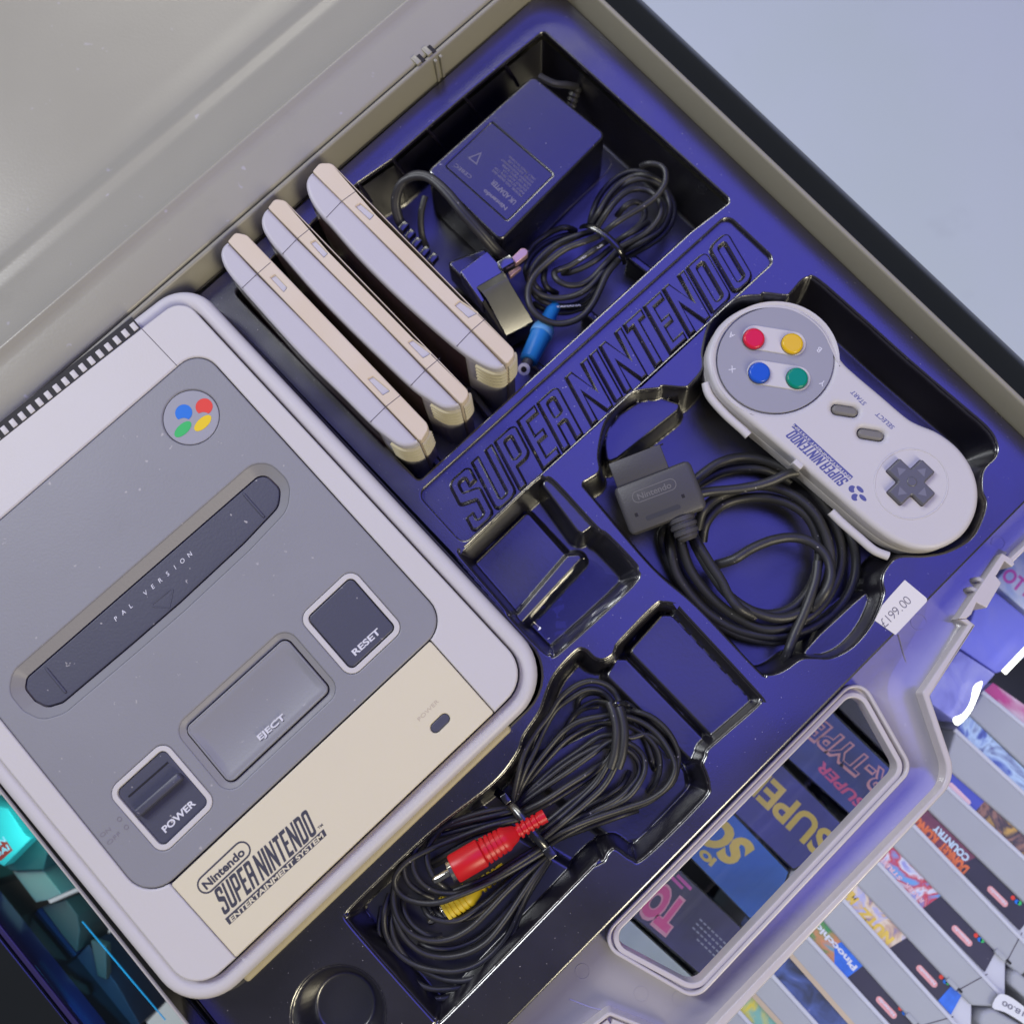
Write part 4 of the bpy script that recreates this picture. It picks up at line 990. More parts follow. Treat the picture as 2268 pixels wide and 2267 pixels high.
txt('lettering', 'START', M['blueink'], zt([(1158, 808)])[0], zt([(1078, 728)])[0], 2.1, cz+.06, bold=.01, shear=.2, parent=body)
txt('lettering', 'SELECT', M['blueink'], zt([(1330, 952)])[0], zt([(1228, 862)])[0], 2.1, cz+.06, bold=.01, shear=.2, parent=body)
z8 = lambda x, y: (1680+.15536*x, 900+.15536*y)
join('lettering', M['blueink'], [slab('x', None, o_, cz+.07, .1, holes=hs, bev=0, data=True) for o_, hs in logo_polys(P(z8(1292, 1055), cz), P(z8(520, 335), cz), 5.1, .25)], body)
slab('lettering_bar', M['blueink'], PL([z8(1305, 1045), z8(1350, 1000), z8(518, 240), z8(472, 290)], cz), cz+.05, .1, bev=0, parent=body)
txt('lettering', 'ENTERTAINMENT SYSTEM', M['shell'], z8(1325, 1012), z8(512, 258), 1.15, cz+.09, bold=.02, shear=.2, parent=body)
for c, a in (((1335, 1175), 0), ((1375, 1293), 0)): 
    cc = P(z8(*c), cz); slab('logo_petal', M['blueink'], clip_circle(cc, 1.6, (cc[0]+2.2, cc[1]-.4), 1.5, 30), cz+.06, .1, bev=0, parent=body)
for c in ((1447, 1180), (1487, 1300)): slab('logo_petal', M['blueink'], circ(P(z8(*c), cz), 1.95, 30, .95, math.radians(-45)), cz+.06, .1, bev=0, parent=body)
# cable collar
join('cable_collar', M['shell'], [box_data(P3(z8(545, 840), cz-2), (.74, -.67, 0), (.67, .74, 0), (0, 0, 1), 2.3, 1.4, 3.2, .6)], gp_)
# cable loops
zk = lambda p: T(1200, 900, .4143, [p])[0]
def kl(pts, z0, jz=0, amp=1.5): return tube_data([P3(zk(p), z0+amp*math.sin(i*1.1+jz)-(4.5 if i == len(pts)-1 or (i == 0 and pts[0][0] < 1300) else 0)) for i, p in enumerate(pts)], 2.25, n=10, sub=6)
kd = [kl([(1365, 352), (1310, 362), (1220, 402), (1120, 430), (1010, 445), (900, 455), (780, 480), (640, 520)], -4, amp=.4),
 kl([(700, 480), (790, 420), (860, 360), (950, 300), (1070, 270), (1200, 290), (1310, 340), (1430, 430), (1530, 560), (1590, 700), (1600, 830), (1560, 960), (1470, 1090), (1330, 1170), (1180, 1185), (1020, 1110), (890, 1000), (790, 860), (740, 700), (720, 620)], -15),
 kl([(835, 650), (860, 560), (930, 490), (1060, 440), (1200, 425), (1340, 470), (1450, 560), (1520, 690), (1545, 840), (1500, 990), (1400, 1090), (1270, 1130), (1120, 1090), (990, 1000), (900, 880), (830, 760), (790, 660)], -10, 1),
 kl([(860, 720), (880, 620), (960, 530), (1080, 490), (1230, 490), (1360, 540), (1440, 620), (1480, 740), (1470, 880), (1420, 990), (1330, 1080), (1200, 1110), (1060, 1060), (960, 960), (900, 860)], -14, 2),
 kl([(690, 650), (690, 760), (720, 890), (800, 1010), (900, 1110), (1040, 1190), (1200, 1225), (1340, 1215), (1480, 1160), (1590, 1070), (1660, 950), (1680, 820), (1650, 690), (1580, 590)], -18, .5),
 kl([(665, 640), (640, 700), (680, 830), (760, 980), (870, 1100), (1010, 1200), (1180, 1250), (1330, 1240), (1470, 1190)], -21, 1.5),
 kl([(935, 845), (1030, 815), (1120, 760), (1230, 715), (1340, 700), (1440, 725), (1520, 800), (1545, 900), (1510, 1000), (1440, 1080)], -7, 0, .8),
 kl([(1475, 830), (1465, 920), (1430, 1030), (1390, 1130), (1350, 1220), (1320, 1300), (1300, 1350)], -9, 0, .8),
 kl([(720, 500), (800, 440), (860, 400), (960, 350), (1080, 330), (1200, 340), (1330, 400)], -19),
 kl([(790, 650), (840, 740), (900, 840), (960, 930), (1000, 1010), (1060, 1080), (1140, 1120)], -6, 0, .5)]
join('cable', M['cable'], kd, gp_, 60)
# connector
cn = bpy.data.objects.new('connector', None); 
A0, B0, C0, D0 = P3(zk((378, 437)), 4), P3(zk((757, 292)), 10), P3(zk((888, 540)), 9), P3(zk((522, 668)), 3)
ex = (B0-A0).normalized(); ey = ((D0-A0)+(C0-B0)).normalized(); ez = ex.cross(ey)
if ez.z < 0: ez = -ez
ey = (ez.cross(ex)).normalized(); 
if ey.dot(D0-A0) < 0: ey = -ey
W_ = ((B0-A0).length+(C0-D0).length)/2; Hh = ((D0-A0).length+(C0-B0).length)/2; th = 13.0
cc = (A0+B0+C0+D0)/4
def cbox(x0, x1, y0, y1, z0, z1, b):
    c = A0+ex*((x0+x1)/2)+ey*((y0+y1)/2)+ez*((z0+z1)/2); return box_data(c, ex, ez, ey, (x1-x0)/2, (z1-z0)/2, (y1-y0)/2, b)
cb = join('connector', M['conn'], [cbox(0, W_+3.5, 0, Hh, -th, 0, 2.6)], gp_, 35)
join('connector_nose', M['conn'], [cbox(2, W_-6.0, -11, .5, -th+2, -1.4, .6)], cb, 35)
hl_ = []
for i in range(8): hl_.append(cbox(4+i*3.2, 5.6+i*3.2, -11.15, -10.7, -6.5, -4.5, 0))
join('socket_hole', M['dark'], hl_, cb)
def onface(x, y, z=.04): return tuple(A0+ex*x+ey*y+ez*z)
def facetext(s, x0, x1, y, h, m, par):
    vs_, fs_ = text_data(s, .015); a0_, a1_ = min(v[0] for v in vs_), max(v[0] for v in vs_)
    return link('raised_lettering', [onface(x0+(v[0]-a0_)/(a1_-a0_)*(x1-x0), y-v[1]/.73*h, .16) for v in vs_], fs_, m, par, smooth=False)
M['conndk'] = mat('connector_recess', (.045, .045, .055), .5, var=0); M['embg'] = mat('raised_connector_print', (.17, .165, .17), .4, var=0)
facetext('Nintendo', 9.0, 24.5, 9.0, 2.8, M['embg'], cb)
p_o, p_i = pill((9.2, 7.6), (24.3, 7.6), 2.7), pill((9.2, 7.6), (24.3, 7.6), 2.3); n_ = len(p_o)
link('badge_outline', [onface(x, y, .16) for x, y in p_o+p_i], [[i, (i+1) % n_, n_+(i+1) % n_, n_+i] for i in range(n_)], M['embg'], cb, smooth=False)
for x, y in ((5.0, 15.5), (27, 15.0)): join('screw_recess', M['dark'], [cbox(x, x+1.4, y-1.5, y+.2, -.5, .08, 0)], cb)
sl_ = [onface(x, y, .16) for x, y in rnd([(9, 17), (25, 17), (25, 19), (9, 19)], .9)]
link('recess', sl_, [list(range(len(sl_)))], M['conndk'], cb, smooth=False)
s0 = A0+ex*(W_*.72)+ey*(Hh-.5)+ez*(-6); s1 = P3(zk((790, 672)), -3)
lathe('strain_relief', M['conn'], s0, s0+ey*11, [(0, 6.2), (2, 6.2), (2.1, 5.6), (3.4, 5.6), (3.5, 6.1), (5, 6.0), (5.1, 5.3), (6.4, 5.3), (6.5, 5.7), (8, 5.6), (8.1, 4.8), (9.6, 4.6), (11, 3.2)], cb)

# ================================================================== AV CABLE
av = thing('av_cable', None, 'bundled black audio video cable with red and yellow plugs, tied in the lower pocket', 'cable')
zu = lambda p: T(1050, 1480, .2589, [p])[0]
zv = lambda p: T(800, 1700, .2848, [p])[0]
AR = 1.28
def al(pts, z0, f, jz=0, amp=2.0, r=AR): return tube_data([P3(f(p), z0+amp*math.sin(i*1.2+jz)-(3 if i in (0, len(pts)-1) else 0)) for i, p in enumerate(pts)], r, n=9, sub=6)
ab = []
up_loops = [
 [(335, 1130), (380, 900), (430, 720), (520, 560), (640, 400), (740, 250), (880, 140), (1020, 105), (1150, 150), (1230, 250), (1265, 400), (1270, 560), (1240, 740), (1190, 880), (1100, 1020), (960, 1150), (780, 1300), (540, 1490)],
 [(350, 1120), (430, 880), (520, 700), (600, 520), (700, 350), (830, 250), (960, 180), (1080, 190), (1170, 270), (1215, 400), (1215, 560), (1190, 720), (1130, 850), (1040, 990), (900, 1130), (720, 1290), (500, 1470)],
 [(345, 1100), (400, 820), (480, 620), (560, 500), (600, 440)],
 [(355, 1110), (470, 900), (620, 700), (760, 540), (900, 450), (1080, 410), (1250, 400), (1420, 450), (1570, 560), (1680, 720), (1720, 860), (1650, 1010), (1500, 1120), (1300, 1190), (1000, 1290), (760, 1390), (580, 1490)],
 [(360, 1150), (520, 1000), (700, 840), (900, 700), (1060, 590), (1200, 570), (1340, 590), (1480, 560), (1600, 640), (1680, 760)],
 [(370, 1150), (560, 1000), (760, 840), (950, 720), (1100, 660), (1300, 690), (1400, 790), (1410, 900), (1340, 1010), (1220, 1120), (1000, 1230), (800, 1330), (590, 1460)],
 [(375, 1180), (600, 1020), (820, 870), (1000, 740), (1180, 620), (1330, 640), (1440, 740), (1460, 870), (1400, 1000), (1300, 1110), (1120, 1200), (860, 1330), (600, 1480)],
 [(330, 1150), (480, 950), (640, 760), (800, 600), (960, 510), (1120, 470), (1300, 480), (1450, 560), (1560, 680), (1590, 830), (1560, 960), (1490, 1060)],
 [(1280, 370), (1400, 370), (1530, 420), (1660, 540), (1740, 700), (1740, 840), (1700, 970), (1590, 1070), (1450, 1160), (1250, 1220), (1000, 1310), (780, 1420), (640, 1510)],
 [(400, 1230), (600, 1130), (800, 1000), (960, 900), (1100, 800)],
 [(420, 1260), (640, 1150), (850, 1020), (1000, 920), (1150, 760), (1200, 640)],
 [(880, 350), (900, 260), (980, 210), (1080, 215), (1160, 280)],
 [(850, 400), (930, 330), (1040, 280), (1130, 290), (1300, 300), (1400, 360)],
 [(700, 700), (760, 560), (840, 420), (940, 340), (1060, 320)],
 [(530, 1480), (720, 1330), (920, 1210), (1100, 1110), (1260, 1000), (1330, 880)],
 [(610, 1520), (760, 1440), (1000, 1350), (1250, 1260), (1400, 1210)],
 [(1300, 420), (1380, 480), (1480, 640), (1530, 800), (1540, 860)],
 [(480, 1440), (640, 1300), (820, 1150), (960, 1040), (1080, 900), (1130, 760)],
]
zl_ = [-3, -5, -12, -6, -9, -8, -7, -11, -9, -6, -9, -12, -12, -13, -10, -12, -14, -9]
for i, (l, z) in enumerate(zip(up_loops, zl_)): ab.append(al(l, z, zu, i*.7, 1.2))
lo_loops = [
 [(1190, 300), (1000, 330), (820, 380), (660, 450), (560, 550), (510, 660), (530, 780), (590, 880), (700, 960)],
 [(1190, 330), (980, 380), (760, 430), (580, 490), (450, 600), (400, 720), (430, 840), (520, 930), (650, 975), (800, 960), (1000, 870), (1200, 750), (1400, 620)],
 [(1200, 370), (960, 430), (700, 500), (500, 560), (380, 650), (330, 760), (360, 880), (450, 960), (560, 1010)],
 [(1220, 400), (1000, 450), (780, 530), (560, 620), (370, 720), (270, 830), (265, 920), (330, 1000), (450, 1045), (600, 1045), (760, 990), (950, 910), (1150, 810), (1420, 650)],
 [(400, 650), (290, 820), (250, 980), (280, 1150), (380, 1280), (520, 1340), (680, 1330), (840, 1250), (980, 1120), (1120, 970), (1280, 820), (1440, 680)],
 [(330, 1000), (330, 1100), (400, 1220), (520, 1300), (620, 1300)],
 [(480, 1070), (530, 1150), (640, 1190), (760, 1180), (880, 1110), (1000, 1020), (1150, 880), (1400, 660)],
 [(240, 1000), (270, 1180), (340, 1320), (470, 1430), (640, 1470), (820, 1440), (980, 1350), (1120, 1180), (1240, 1000), (1340, 850), (1450, 690)],
 [(220, 980), (180, 1120), (190, 1280), (270, 1420), (400, 1520), (560, 1570), (740, 1580), (900, 1530), (1030, 1430), (1140, 1290), (1230, 1100), (1330, 900), (1460, 700)],
 [(240, 1100), (250, 1300), (350, 1470), (500, 1580), (680, 1650), (860, 1640), (1020, 1540), (1130, 1390), (1200, 1230), (1280, 1020), (1470, 710)],
 [(200, 1150), (215, 1350), (290, 1520), (400, 1640), (520, 1710), (660, 1720), (800, 1690), (920, 1620), (1050, 1500)],
 [(160, 1080), (140, 1250), (170, 1430), (260, 1590), (380, 1720), (520, 1785), (660, 1785), (820, 1710)],
 [(550, 730), (640, 680), (760, 610), (900, 540), (1060, 500)],
 [(560, 760), (700, 680), (860, 620)],
 [(560, 1080), (620, 1150), (720, 1180), (850, 1160), (1000, 1060), (1180, 850)],
 [(450, 1360), (560, 1400), (720, 1400), (900, 1330), (1050, 1200), (1180, 1050)],
 [(700, 960), (860, 900), (1020, 830), (1240, 690), (1420, 590)],
]
zz_ = [-4, -4, -6, -3, -7, -10, -9, -8, -10, -11, -13, -14, -9, -11, -12, -12, -6]
for i, (l, z) in enumerate(zip(lo_loops, zz_)): ab.append(al(l, z, zv, i*.9, 1.0))
cbl = join('cable', M['cable'], ab, av, 60)
thick = [P3(zu(p), z) for p, z in (((1190, 290), 0), ((1225, 380), 1), ((1250, 500), 1.5), ((1250, 620), 1.5), ((1235, 740), 1), ((1200, 850), 0))]
join('cable_boot', M['cable'], [tube_data([p+Vector((o_, 0, 0)) for p in thick], 2.0, n=10) for o_ in (-1.6, 1.6)], av, 60)
link('cable_tie', *tube_data([P3(zu(p), z) for p, z in (((1160, 300), -2), ((1180, 310), 1.5), ((1230, 300), 3), ((1290, 290), 1), ((1310, 300), -2))], .9, flat_=.6)[:2], M['blackp'], av)
tie = [P3(zu(p), z) for p, z in (((190, 1050), -13), ((270, 1120), -6), ((380, 1240), -.5), ((500, 1400), 0.8), ((600, 1520), -.5), ((650, 1590), -6))]
link('cable_tie', *tube_data(tie, 1.9, n=8, flat_=.4)[:2], M['blackp'], av)
join('tie_head', M['blackp'], [box_data(P3(zu((645, 1570)), -3), (.6, -.8, 0), (.8, .6, 0), (0, 0, 1), 2.6, 2.2, 3, .5)], av)
join('tie_tail', M['blackp'], [box_data(P3(zu((270, 1110)), -4), (.6, -.8, 0), (.8, .6, 0), (0, 0, 1), 2.2, 1.6, 2, .4)], av)
def rca(name, base, tip, z0, z1, mm, par, tipz=None):
    p0, p1 = P3(base, z0), P3(tip, z1); L_ = (p1-p0).length
    pr = [(0, 2.9)]
    for i in range(5): t = 2+i*2.4; pr += [(t, 2.9+i*.12), (t+1.1, 2.9+i*.12), (t+1.2, 2.4), (t+1.9, 2.4)]
    pr += [(14.5, 3.4), (18, 4.6)]
    for i in range(5): t = 19+i*2.2; pr += [(t, 5.2+i*.12), (t+1.5, 5.3+i*.12), (t+1.6, 4.8), (t+2.0, 4.8)]
    pr += [(30.5, 6.0), (31, 6.15), (L_-1, 6.1), (L_-.2, 5.8), (L_, 5.2), (L_-.5, 4.9), (L_-.6, 4.5)]
    body_ = lathe(name, mm, p0, p1, pr, par, n=36, angle=30)
    lathe('collar', M['chrome'], p0, p1, [(L_-1.5, 4.5), (L_+1.6, 4.5), (L_+1.9, 4.2), (L_+1.8, 3.4), (L_-.5, 3.3)], body_)
    lathe('pin', M['chrome'], p0, p1, [(L_-1, 1.65), (L_+8, 1.65), (L_+9.2, 1.2), (L_+9.8, .4)], body_)
    return body_
rca('red_plug', zv((1430, 370)), zv((715, 790)), 3.0, 6.0, M['red'], av)
rca('yellow_plug', zv((1120, 780)), zv((665, 1105)), -13, -12.5, M['yelp'], av)
# price sticker
zx = lambda pts: T(1968, 1160, .15536, pts)
stk = rnd(PL(zx([(230, 795), (570, 1080), (370, 1300), (105, 1575), (-150, 1360), (25, 1025)]), .35), .5, 2)
stp = PL(zx([(232, 797), (572, 1080), (345, 1320), (300, 1370), (100, 1580), (-195, 1375), (-90, 1160), (25, 1025)]), .35)
so = slab('price_sticker', M['paper'], rnd(stp, [.6, .2, .3, .3, .3, 1.5, 1.5, .3], 3), .35, .3, bev=0)
tag(so, 'small white price sticker reading £199.00 stuck on the tray edge', 'price sticker')
zxp = lambda x, y: zx([(x, y)])[0]
for i, ch in enumerate('£199.00'):
    u_ = [0, .17, .33, .49, .625, .77, .93][i]; ntxt('printed_price', ch, M['greyink'], zxp(-20+355*u_, 1455-345*u_), (1, -.97), 4.2, .42, bold=-.012, parent=so)

fz = T(1000, 1000, .2589, [(560, 1440), (870, 1110), (1200, 890), (1440, 1050), (1480, 1200), (930, 1690), (760, 1640)])
def film():
    g = []; n1, n2 = 9, 7; c00, c10, c11, c01 = Vector(P(T(1000, 1000, .2589, [(590, 1400)])[0], -17)), Vector(P(T(1000, 1000, .2589, [(1130, 900)])[0], -15)), Vector(P(T(1000, 1000, .2589, [(1490, 1130)])[0], -12)), Vector(P(T(1000, 1000, .2589, [(900, 1660)])[0], -18))
    r_ = random.Random(11); vs = []
    for i in range(n1+1):
        for j in range(n2+1):
            u, v = i/n1, j/n2; p = c00*(1-u)*(1-v)+c10*u*(1-v)+c11*u*v+c01*(1-u)*v
            z = -19+abs(math.sin(u*9+v*5)*math.cos(v*11-u*4))*3.2+u*u*5
            vs.append((p.x+r_.uniform(-1, 1), p.y+r_.uniform(-1, 1), z))
    fs = [[i*(n2+1)+j, (i+1)*(n2+1)+j, (i+1)*(n2+1)+j+1, i*(n2+1)+j+1] for i in range(n1) for j in range(n2)]
    return vs, fs
M['film'] = glassmat('clear_crinkled_film', (.80, .80, .86)) if 'glassmat' in globals() else M['tray']
v_, f_ = film(); fo_ = link('plastic_film', v_, f_, M['film'], None, None, 60)
tag(fo_, 'crumpled clear plastic film lying in the square tray pocket beside the console', 'plastic film')
# ================================================================== FRONT FLAP of the case, with two carry windows
zA = lambda p: T(1968, 1160, .15536, [p])[0]
FZ = -14.0
edgeL = [(2290, 1186), (2232, 1232), (2219.5, 1225), (2124, 1371), (2143, 1384), (2089, 1460), (2042, 1533), (2060, 1590), (2082, 1652), (2091, 1700), (2083, 1739), (2058, 1771), (1968, 1866), (1871, 1967), (1668, 2178), (1500, 2352)]
fl_poly = PL([(1010, 2385), (1268, 2108), (2132, 1233), (2330, 1033)], FZ)+PL(edgeL, FZ)
win_out = [(1894, 1522), (1917, 1527), (1936, 1546), (1997, 1653), (2008, 1691), (1999, 1730), (1974, 1757), (1850, 1897), (1708, 2047), (1579, 2178), (1554, 2194), (1523, 2198), (1491, 2188), (1367, 2116), (1350, 2091), (1347, 2066), (1359, 2043), (1529, 1873), (1668, 1728), (1861, 1531)]
win_in = [(1888, 1546), (1906, 1553), (1917, 1564), (1977, 1672), (1981, 1699), (1971, 1726), (1811, 1893), (1668, 2049), (1568, 2155), (1548, 2166), (1507, 2166), (1392, 2105), (1374, 2083), (1374, 2064), (1384, 2049), (1558, 1871), (1668, 1746), (1871, 1552)]
wo = rnd(PL(quad(((1359, 2043), (1861, 1531)), ((1936, 1546), (1997, 1653)), ((1974, 1757), (1579, 2178)), ((1491, 2188), (1367, 2116))), -5), [8, 9, 8, 8], 9)
wi = rnd(PL(quad(((1384, 2049), (1871, 1552)), ((1917, 1564), (1977, 1672)), ((1971, 1726), (1568, 2155)), ((1507, 2166), (1392, 2105))), -6), [5.5, 7, 5.5, 5.5], 9)
w2o = rnd(PL([(1349, 2238), (1520, 2306), (1380, 2460), (1180, 2420), (1180, 2370)], -5), [6, 3, 3, 3, 3], 5)
w2i = off(w2o, -5.0)
def flz(x, y): return FZ
slab('front_flap', M['flange'], fl_poly, FZ, 2.5, holes=[off(wo, -1.2), off(w2o, -1.2)], bev=.3, parent=case)
for (o_, i_) in ((wo, wi), (w2o, w2i)):
    slab('window_frame', M['case2'], o_, -5, 9.5, holes=[off(o_, -1.7)], bev=.7, seg=4, parent=case)
    slab('window_frame', M['case2'], off(i_, 2.4), -6, 9.5, holes=[i_], bev=.6, seg=4, parent=case)
    slab('window_groove', M['case2'], off(o_, -.5), -8.5, 6, holes=[off(i_, .5)], bev=0, parent=case)
tp = openpath(PL([(2219.5, 1225), (2124, 1371), (2132, 1378), (2042, 1533), (2106, 1723), (1500, 2352)], FZ), [.5, .5, 2, 14])
v, f = wall_ring(tp, [(-.3, FZ+4.6), (1.0, FZ+3.4), (3, FZ+2.3), (6, FZ+1.3), (10, FZ+.5), (14, FZ+.1), (15.5, FZ+.03)])
link('flap_trough', v, f, M['flange'], case, angle=50)
WL = openpath(PL([(2124, 1371), (2143, 1384), (2042, 1533), (2106, 1723), (1500, 2352)], -4), [.3, 2.2, 14])
WR = openpath(PL([(1520, 2364), (2122, 1723), (2060, 1541), (2161, 1384), (2141, 1368)], -4), [15.5, 1.5, .5])
slab('flap_wall', M['case2'], WL+WR, -4, 24, bev=.9, seg=4, parent=case)
br = [(1619, 420), (1765, 495), (1800, 575), (1760, 610), (1655, 530), (1560, 700), (1530, 740), (1610, 840), (1400, 1195), (1255, 1120), (1180, 1290), (1110, 1345), (1000, 1352)]
slab('latch', M['case2'], [P(zA(p), -3.5) for p in br], -3.5, 22, bev=.35, parent=case)
slab('flap_wall', M['case2'], PL([(2235, 1238), (2330, 1150), (2334, 1156), (2243, 1246)], -4), -4, 24, bev=.5, parent=case)
for c in ((1290, 790), (1200, 930)):
    a = P3(zA((c[0]-110, c[1]+15)), -13); b = P3(zA((c[0], c[1])), -6); d_ = P3(zA((c[0]+90, c[1]+60)), -6)
    link('latch_rib', *tube_data([a, b, d_], 1.1, sub=5)[:2], M['case2'], case)
# ================================================================== DISPLAY COUNTER below
GZ = -57.0
M['glass'] = glassmat('counter_glass', (.93, .96, .97))
M['pvc'] = glassmat('clear_plastic_film', (.92, .93, .97))
ctr_ = thing('display_counter', None, 'glass topped display counter holding games, underneath the open case', 'display counter')
r0, r1 = Vector(rt0), Vector(rt1); rd = (r1-r0).normalized(); rn = Vector((rd.y, -rd.x))
if rn.x < 0: rn = -rn
e0, e1 = r0-rd*300+rn*20, r1+rd*500+rn*20
b0_, b1_ = Vector(P((0, 2040), GZ)), Vector(P((181, 2267), GZ)); bd_ = (b1_-b0_).normalized(); bn = Vector((-bd_.y, bd_.x))
if bn.x > 0: bn = -bn
f0, f1 = b0_-bd_*500, b1_+bd_*200
gl_poly = [tuple(f0), tuple(f1), tuple(e1), tuple(e0)]
slab('glass_top', M['glass'], gl_poly, GZ, .2, bev=0, parent=ctr_)
M['shelf'] = mat('dark_shelf', (.03, .03, .05), .35, var=.1)
M['violet'] = mat('violet_edge_glass', (.03, .022, .10), .2, ior=1.9, var=.15)
link('shelf', [(p[0], p[1], GZ-120) for p in ccw(gl_poly)], [[0, 1, 2, 3]], M['shelf'], ctr_)
slab('edge_beam', M['outer'], [tuple(f0+bn*3.4), tuple(f1+bn*3.4), tuple(f1+bn*80), tuple(f0+bn*80)], GZ+2, 60, bev=1.5, parent=ctr_)
slab('edge_strip', M['violet'], [tuple(f0+bn*.5), tuple(f1+bn*.5), tuple(f1+bn*3), tuple(f0+bn*3)], GZ+1, 20, bev=.6, parent=ctr_)
slab('side_panel', M['outer'], [tuple(e0-rn*3), tuple(e1-rn*3), tuple(e1), tuple(e0)], GZ-.5, 400, bev=.3, parent=ctr_)
# cyan light strip under the glass and white glare put in as glowing shapes
M['led'] = mat('cyan_led_strip', (.1, .5, .6), .4, var=0, emit=((.01, .20, .50), .7)); M['glare'] = mat('white_glare_glow', (.9, .9, .8), .4, var=0, emit=((1, 1, .82), 2.2))
z8c = lambda p: T(0, 1720, .2833, [p])[0]
def strip(name, a, b, wd, z, m, par, h=1.0):
    A, B = Vector(P(a, z)), Vector(P(b, z)); d = (B-A).normalized(); nn = Vector((-d.y, d.x))*wd/2
    return slab(name, M[m], [tuple(A-nn), tuple(B-nn), tuple(B+nn), tuple(A+nn)], z, h, bev=0, parent=par, bottom=True)
strip('light_strip', z8c((640, 1130)), z8c((1290, 1900)), .3, GZ-30, 'led', ctr_)
strip('glare_shape', (2224, 1489), (2290, 1420), 2.6, GZ-6, 'glare', ctr_)
slab('glare_shape', M['glare'], cat(PL([(2112, 1590), (2133, 1580), (2150, 1555), (2158, 1520), (2172, 1509), (2176, 1512), (2165, 1545), (2148, 1580), (2122, 1606)], GZ-6), True, 3), GZ-6, 1, bev=0, parent=ctr_, bottom=True)
# white carton with pink writing, blue box below the latch
def art(name, cols, scale=60, rough=.35, seed=0.0):
    m = bpy.data.materials.new(name); m.use_nodes = True; nt = m.node_tree; N = nt.nodes; L = nt.links; b = N['Principled BSDF']; b.inputs['Roughness'].default_value = rough
    tc = N.new('ShaderNodeTexCoord'); mp = N.new('ShaderNodeMapping'); mp.inputs['Location'].default_value = (seed, seed*2.1, 0); n = N.new('ShaderNodeTexNoise'); n.inputs['Scale'].default_value = scale; n.inputs['Detail'].default_value = 5; n.inputs['Distortion'].default_value = 1.4
    r = N.new('ShaderNodeValToRGB'); el = r.color_ramp.elements
    while len(el) < len(cols): el.new(.5)
    for i, c in enumerate(cols): el[i].position = .32+.36*i/(len(cols)-1); el[i].color = (*c, 1)
    L.new(tc.outputs['Object'], mp.inputs[0]); L.new(mp.outputs[0], n.inputs['Vector']); L.new(n.outputs['Fac'], r.inputs[0]); L.new(r.outputs[0], b.inputs['Base Color']); return m
W = (.75, .75, .85)
M['a_white'] = art('white_blue_card', [(.5, .6, .8), (.75, .78, .85), (.8, .8, .85)]); M['a_blue'] = art('periwinkle_card', [(.13, .13, .55), (.16, .17, .65), (.2, .2, .6)], 20)
M['pink'] = mat('pink_print', (.75, .12, .42), .4, var=.05); M['pinkpale'] = mat('pale_pink_print', (.85, .55, .60), .4, var=.05)
def item(name, px, z, h, m, label, cat__, group=None, r=.5, bev=.6):
    o = slab(name, m, rnd(PL(px, z), r, 3), z, h, bev=bev, bottom=True); tag(o, label, cat__, group); return o
bx = item('game_box', [(2225, 1262), (2262, 1215), (2400, 1200), (2420, 1450), (2268, 1350), (2200, 1290)], GZ-20, 40, M['a_white'], 'pale blue white box with curly pink lettering under the glass', 'game box')
txt('lettering', 'OTTO', M['pink'], (2216, 1278), (2300, 1345), 7.5, GZ-19.9, bold=.03, parent=bx)
item('game_box', [(2166, 1330), (2205, 1310), (2268, 1362), (2320, 1420), (2225, 1485), (2205, 1490), (2125, 1435), (2141, 1400)], GZ-16, 40, M['a_blue'], 'plain violet blue box under the glass below the latch', 'game box')
fo = item('plastic_wrap', [(2125, 1440), (2205, 1492), (2180, 1520), (2120, 1600), (2065, 1560), (2055, 1530)], GZ-14, 30, art('violet_film', [(.12, .12, .42), (.22, .22, .60), (.28, .28, .62)], 40, .12), 'crumpled clear violet wrapped box under the glass beside the flap corner', 'wrapped box')
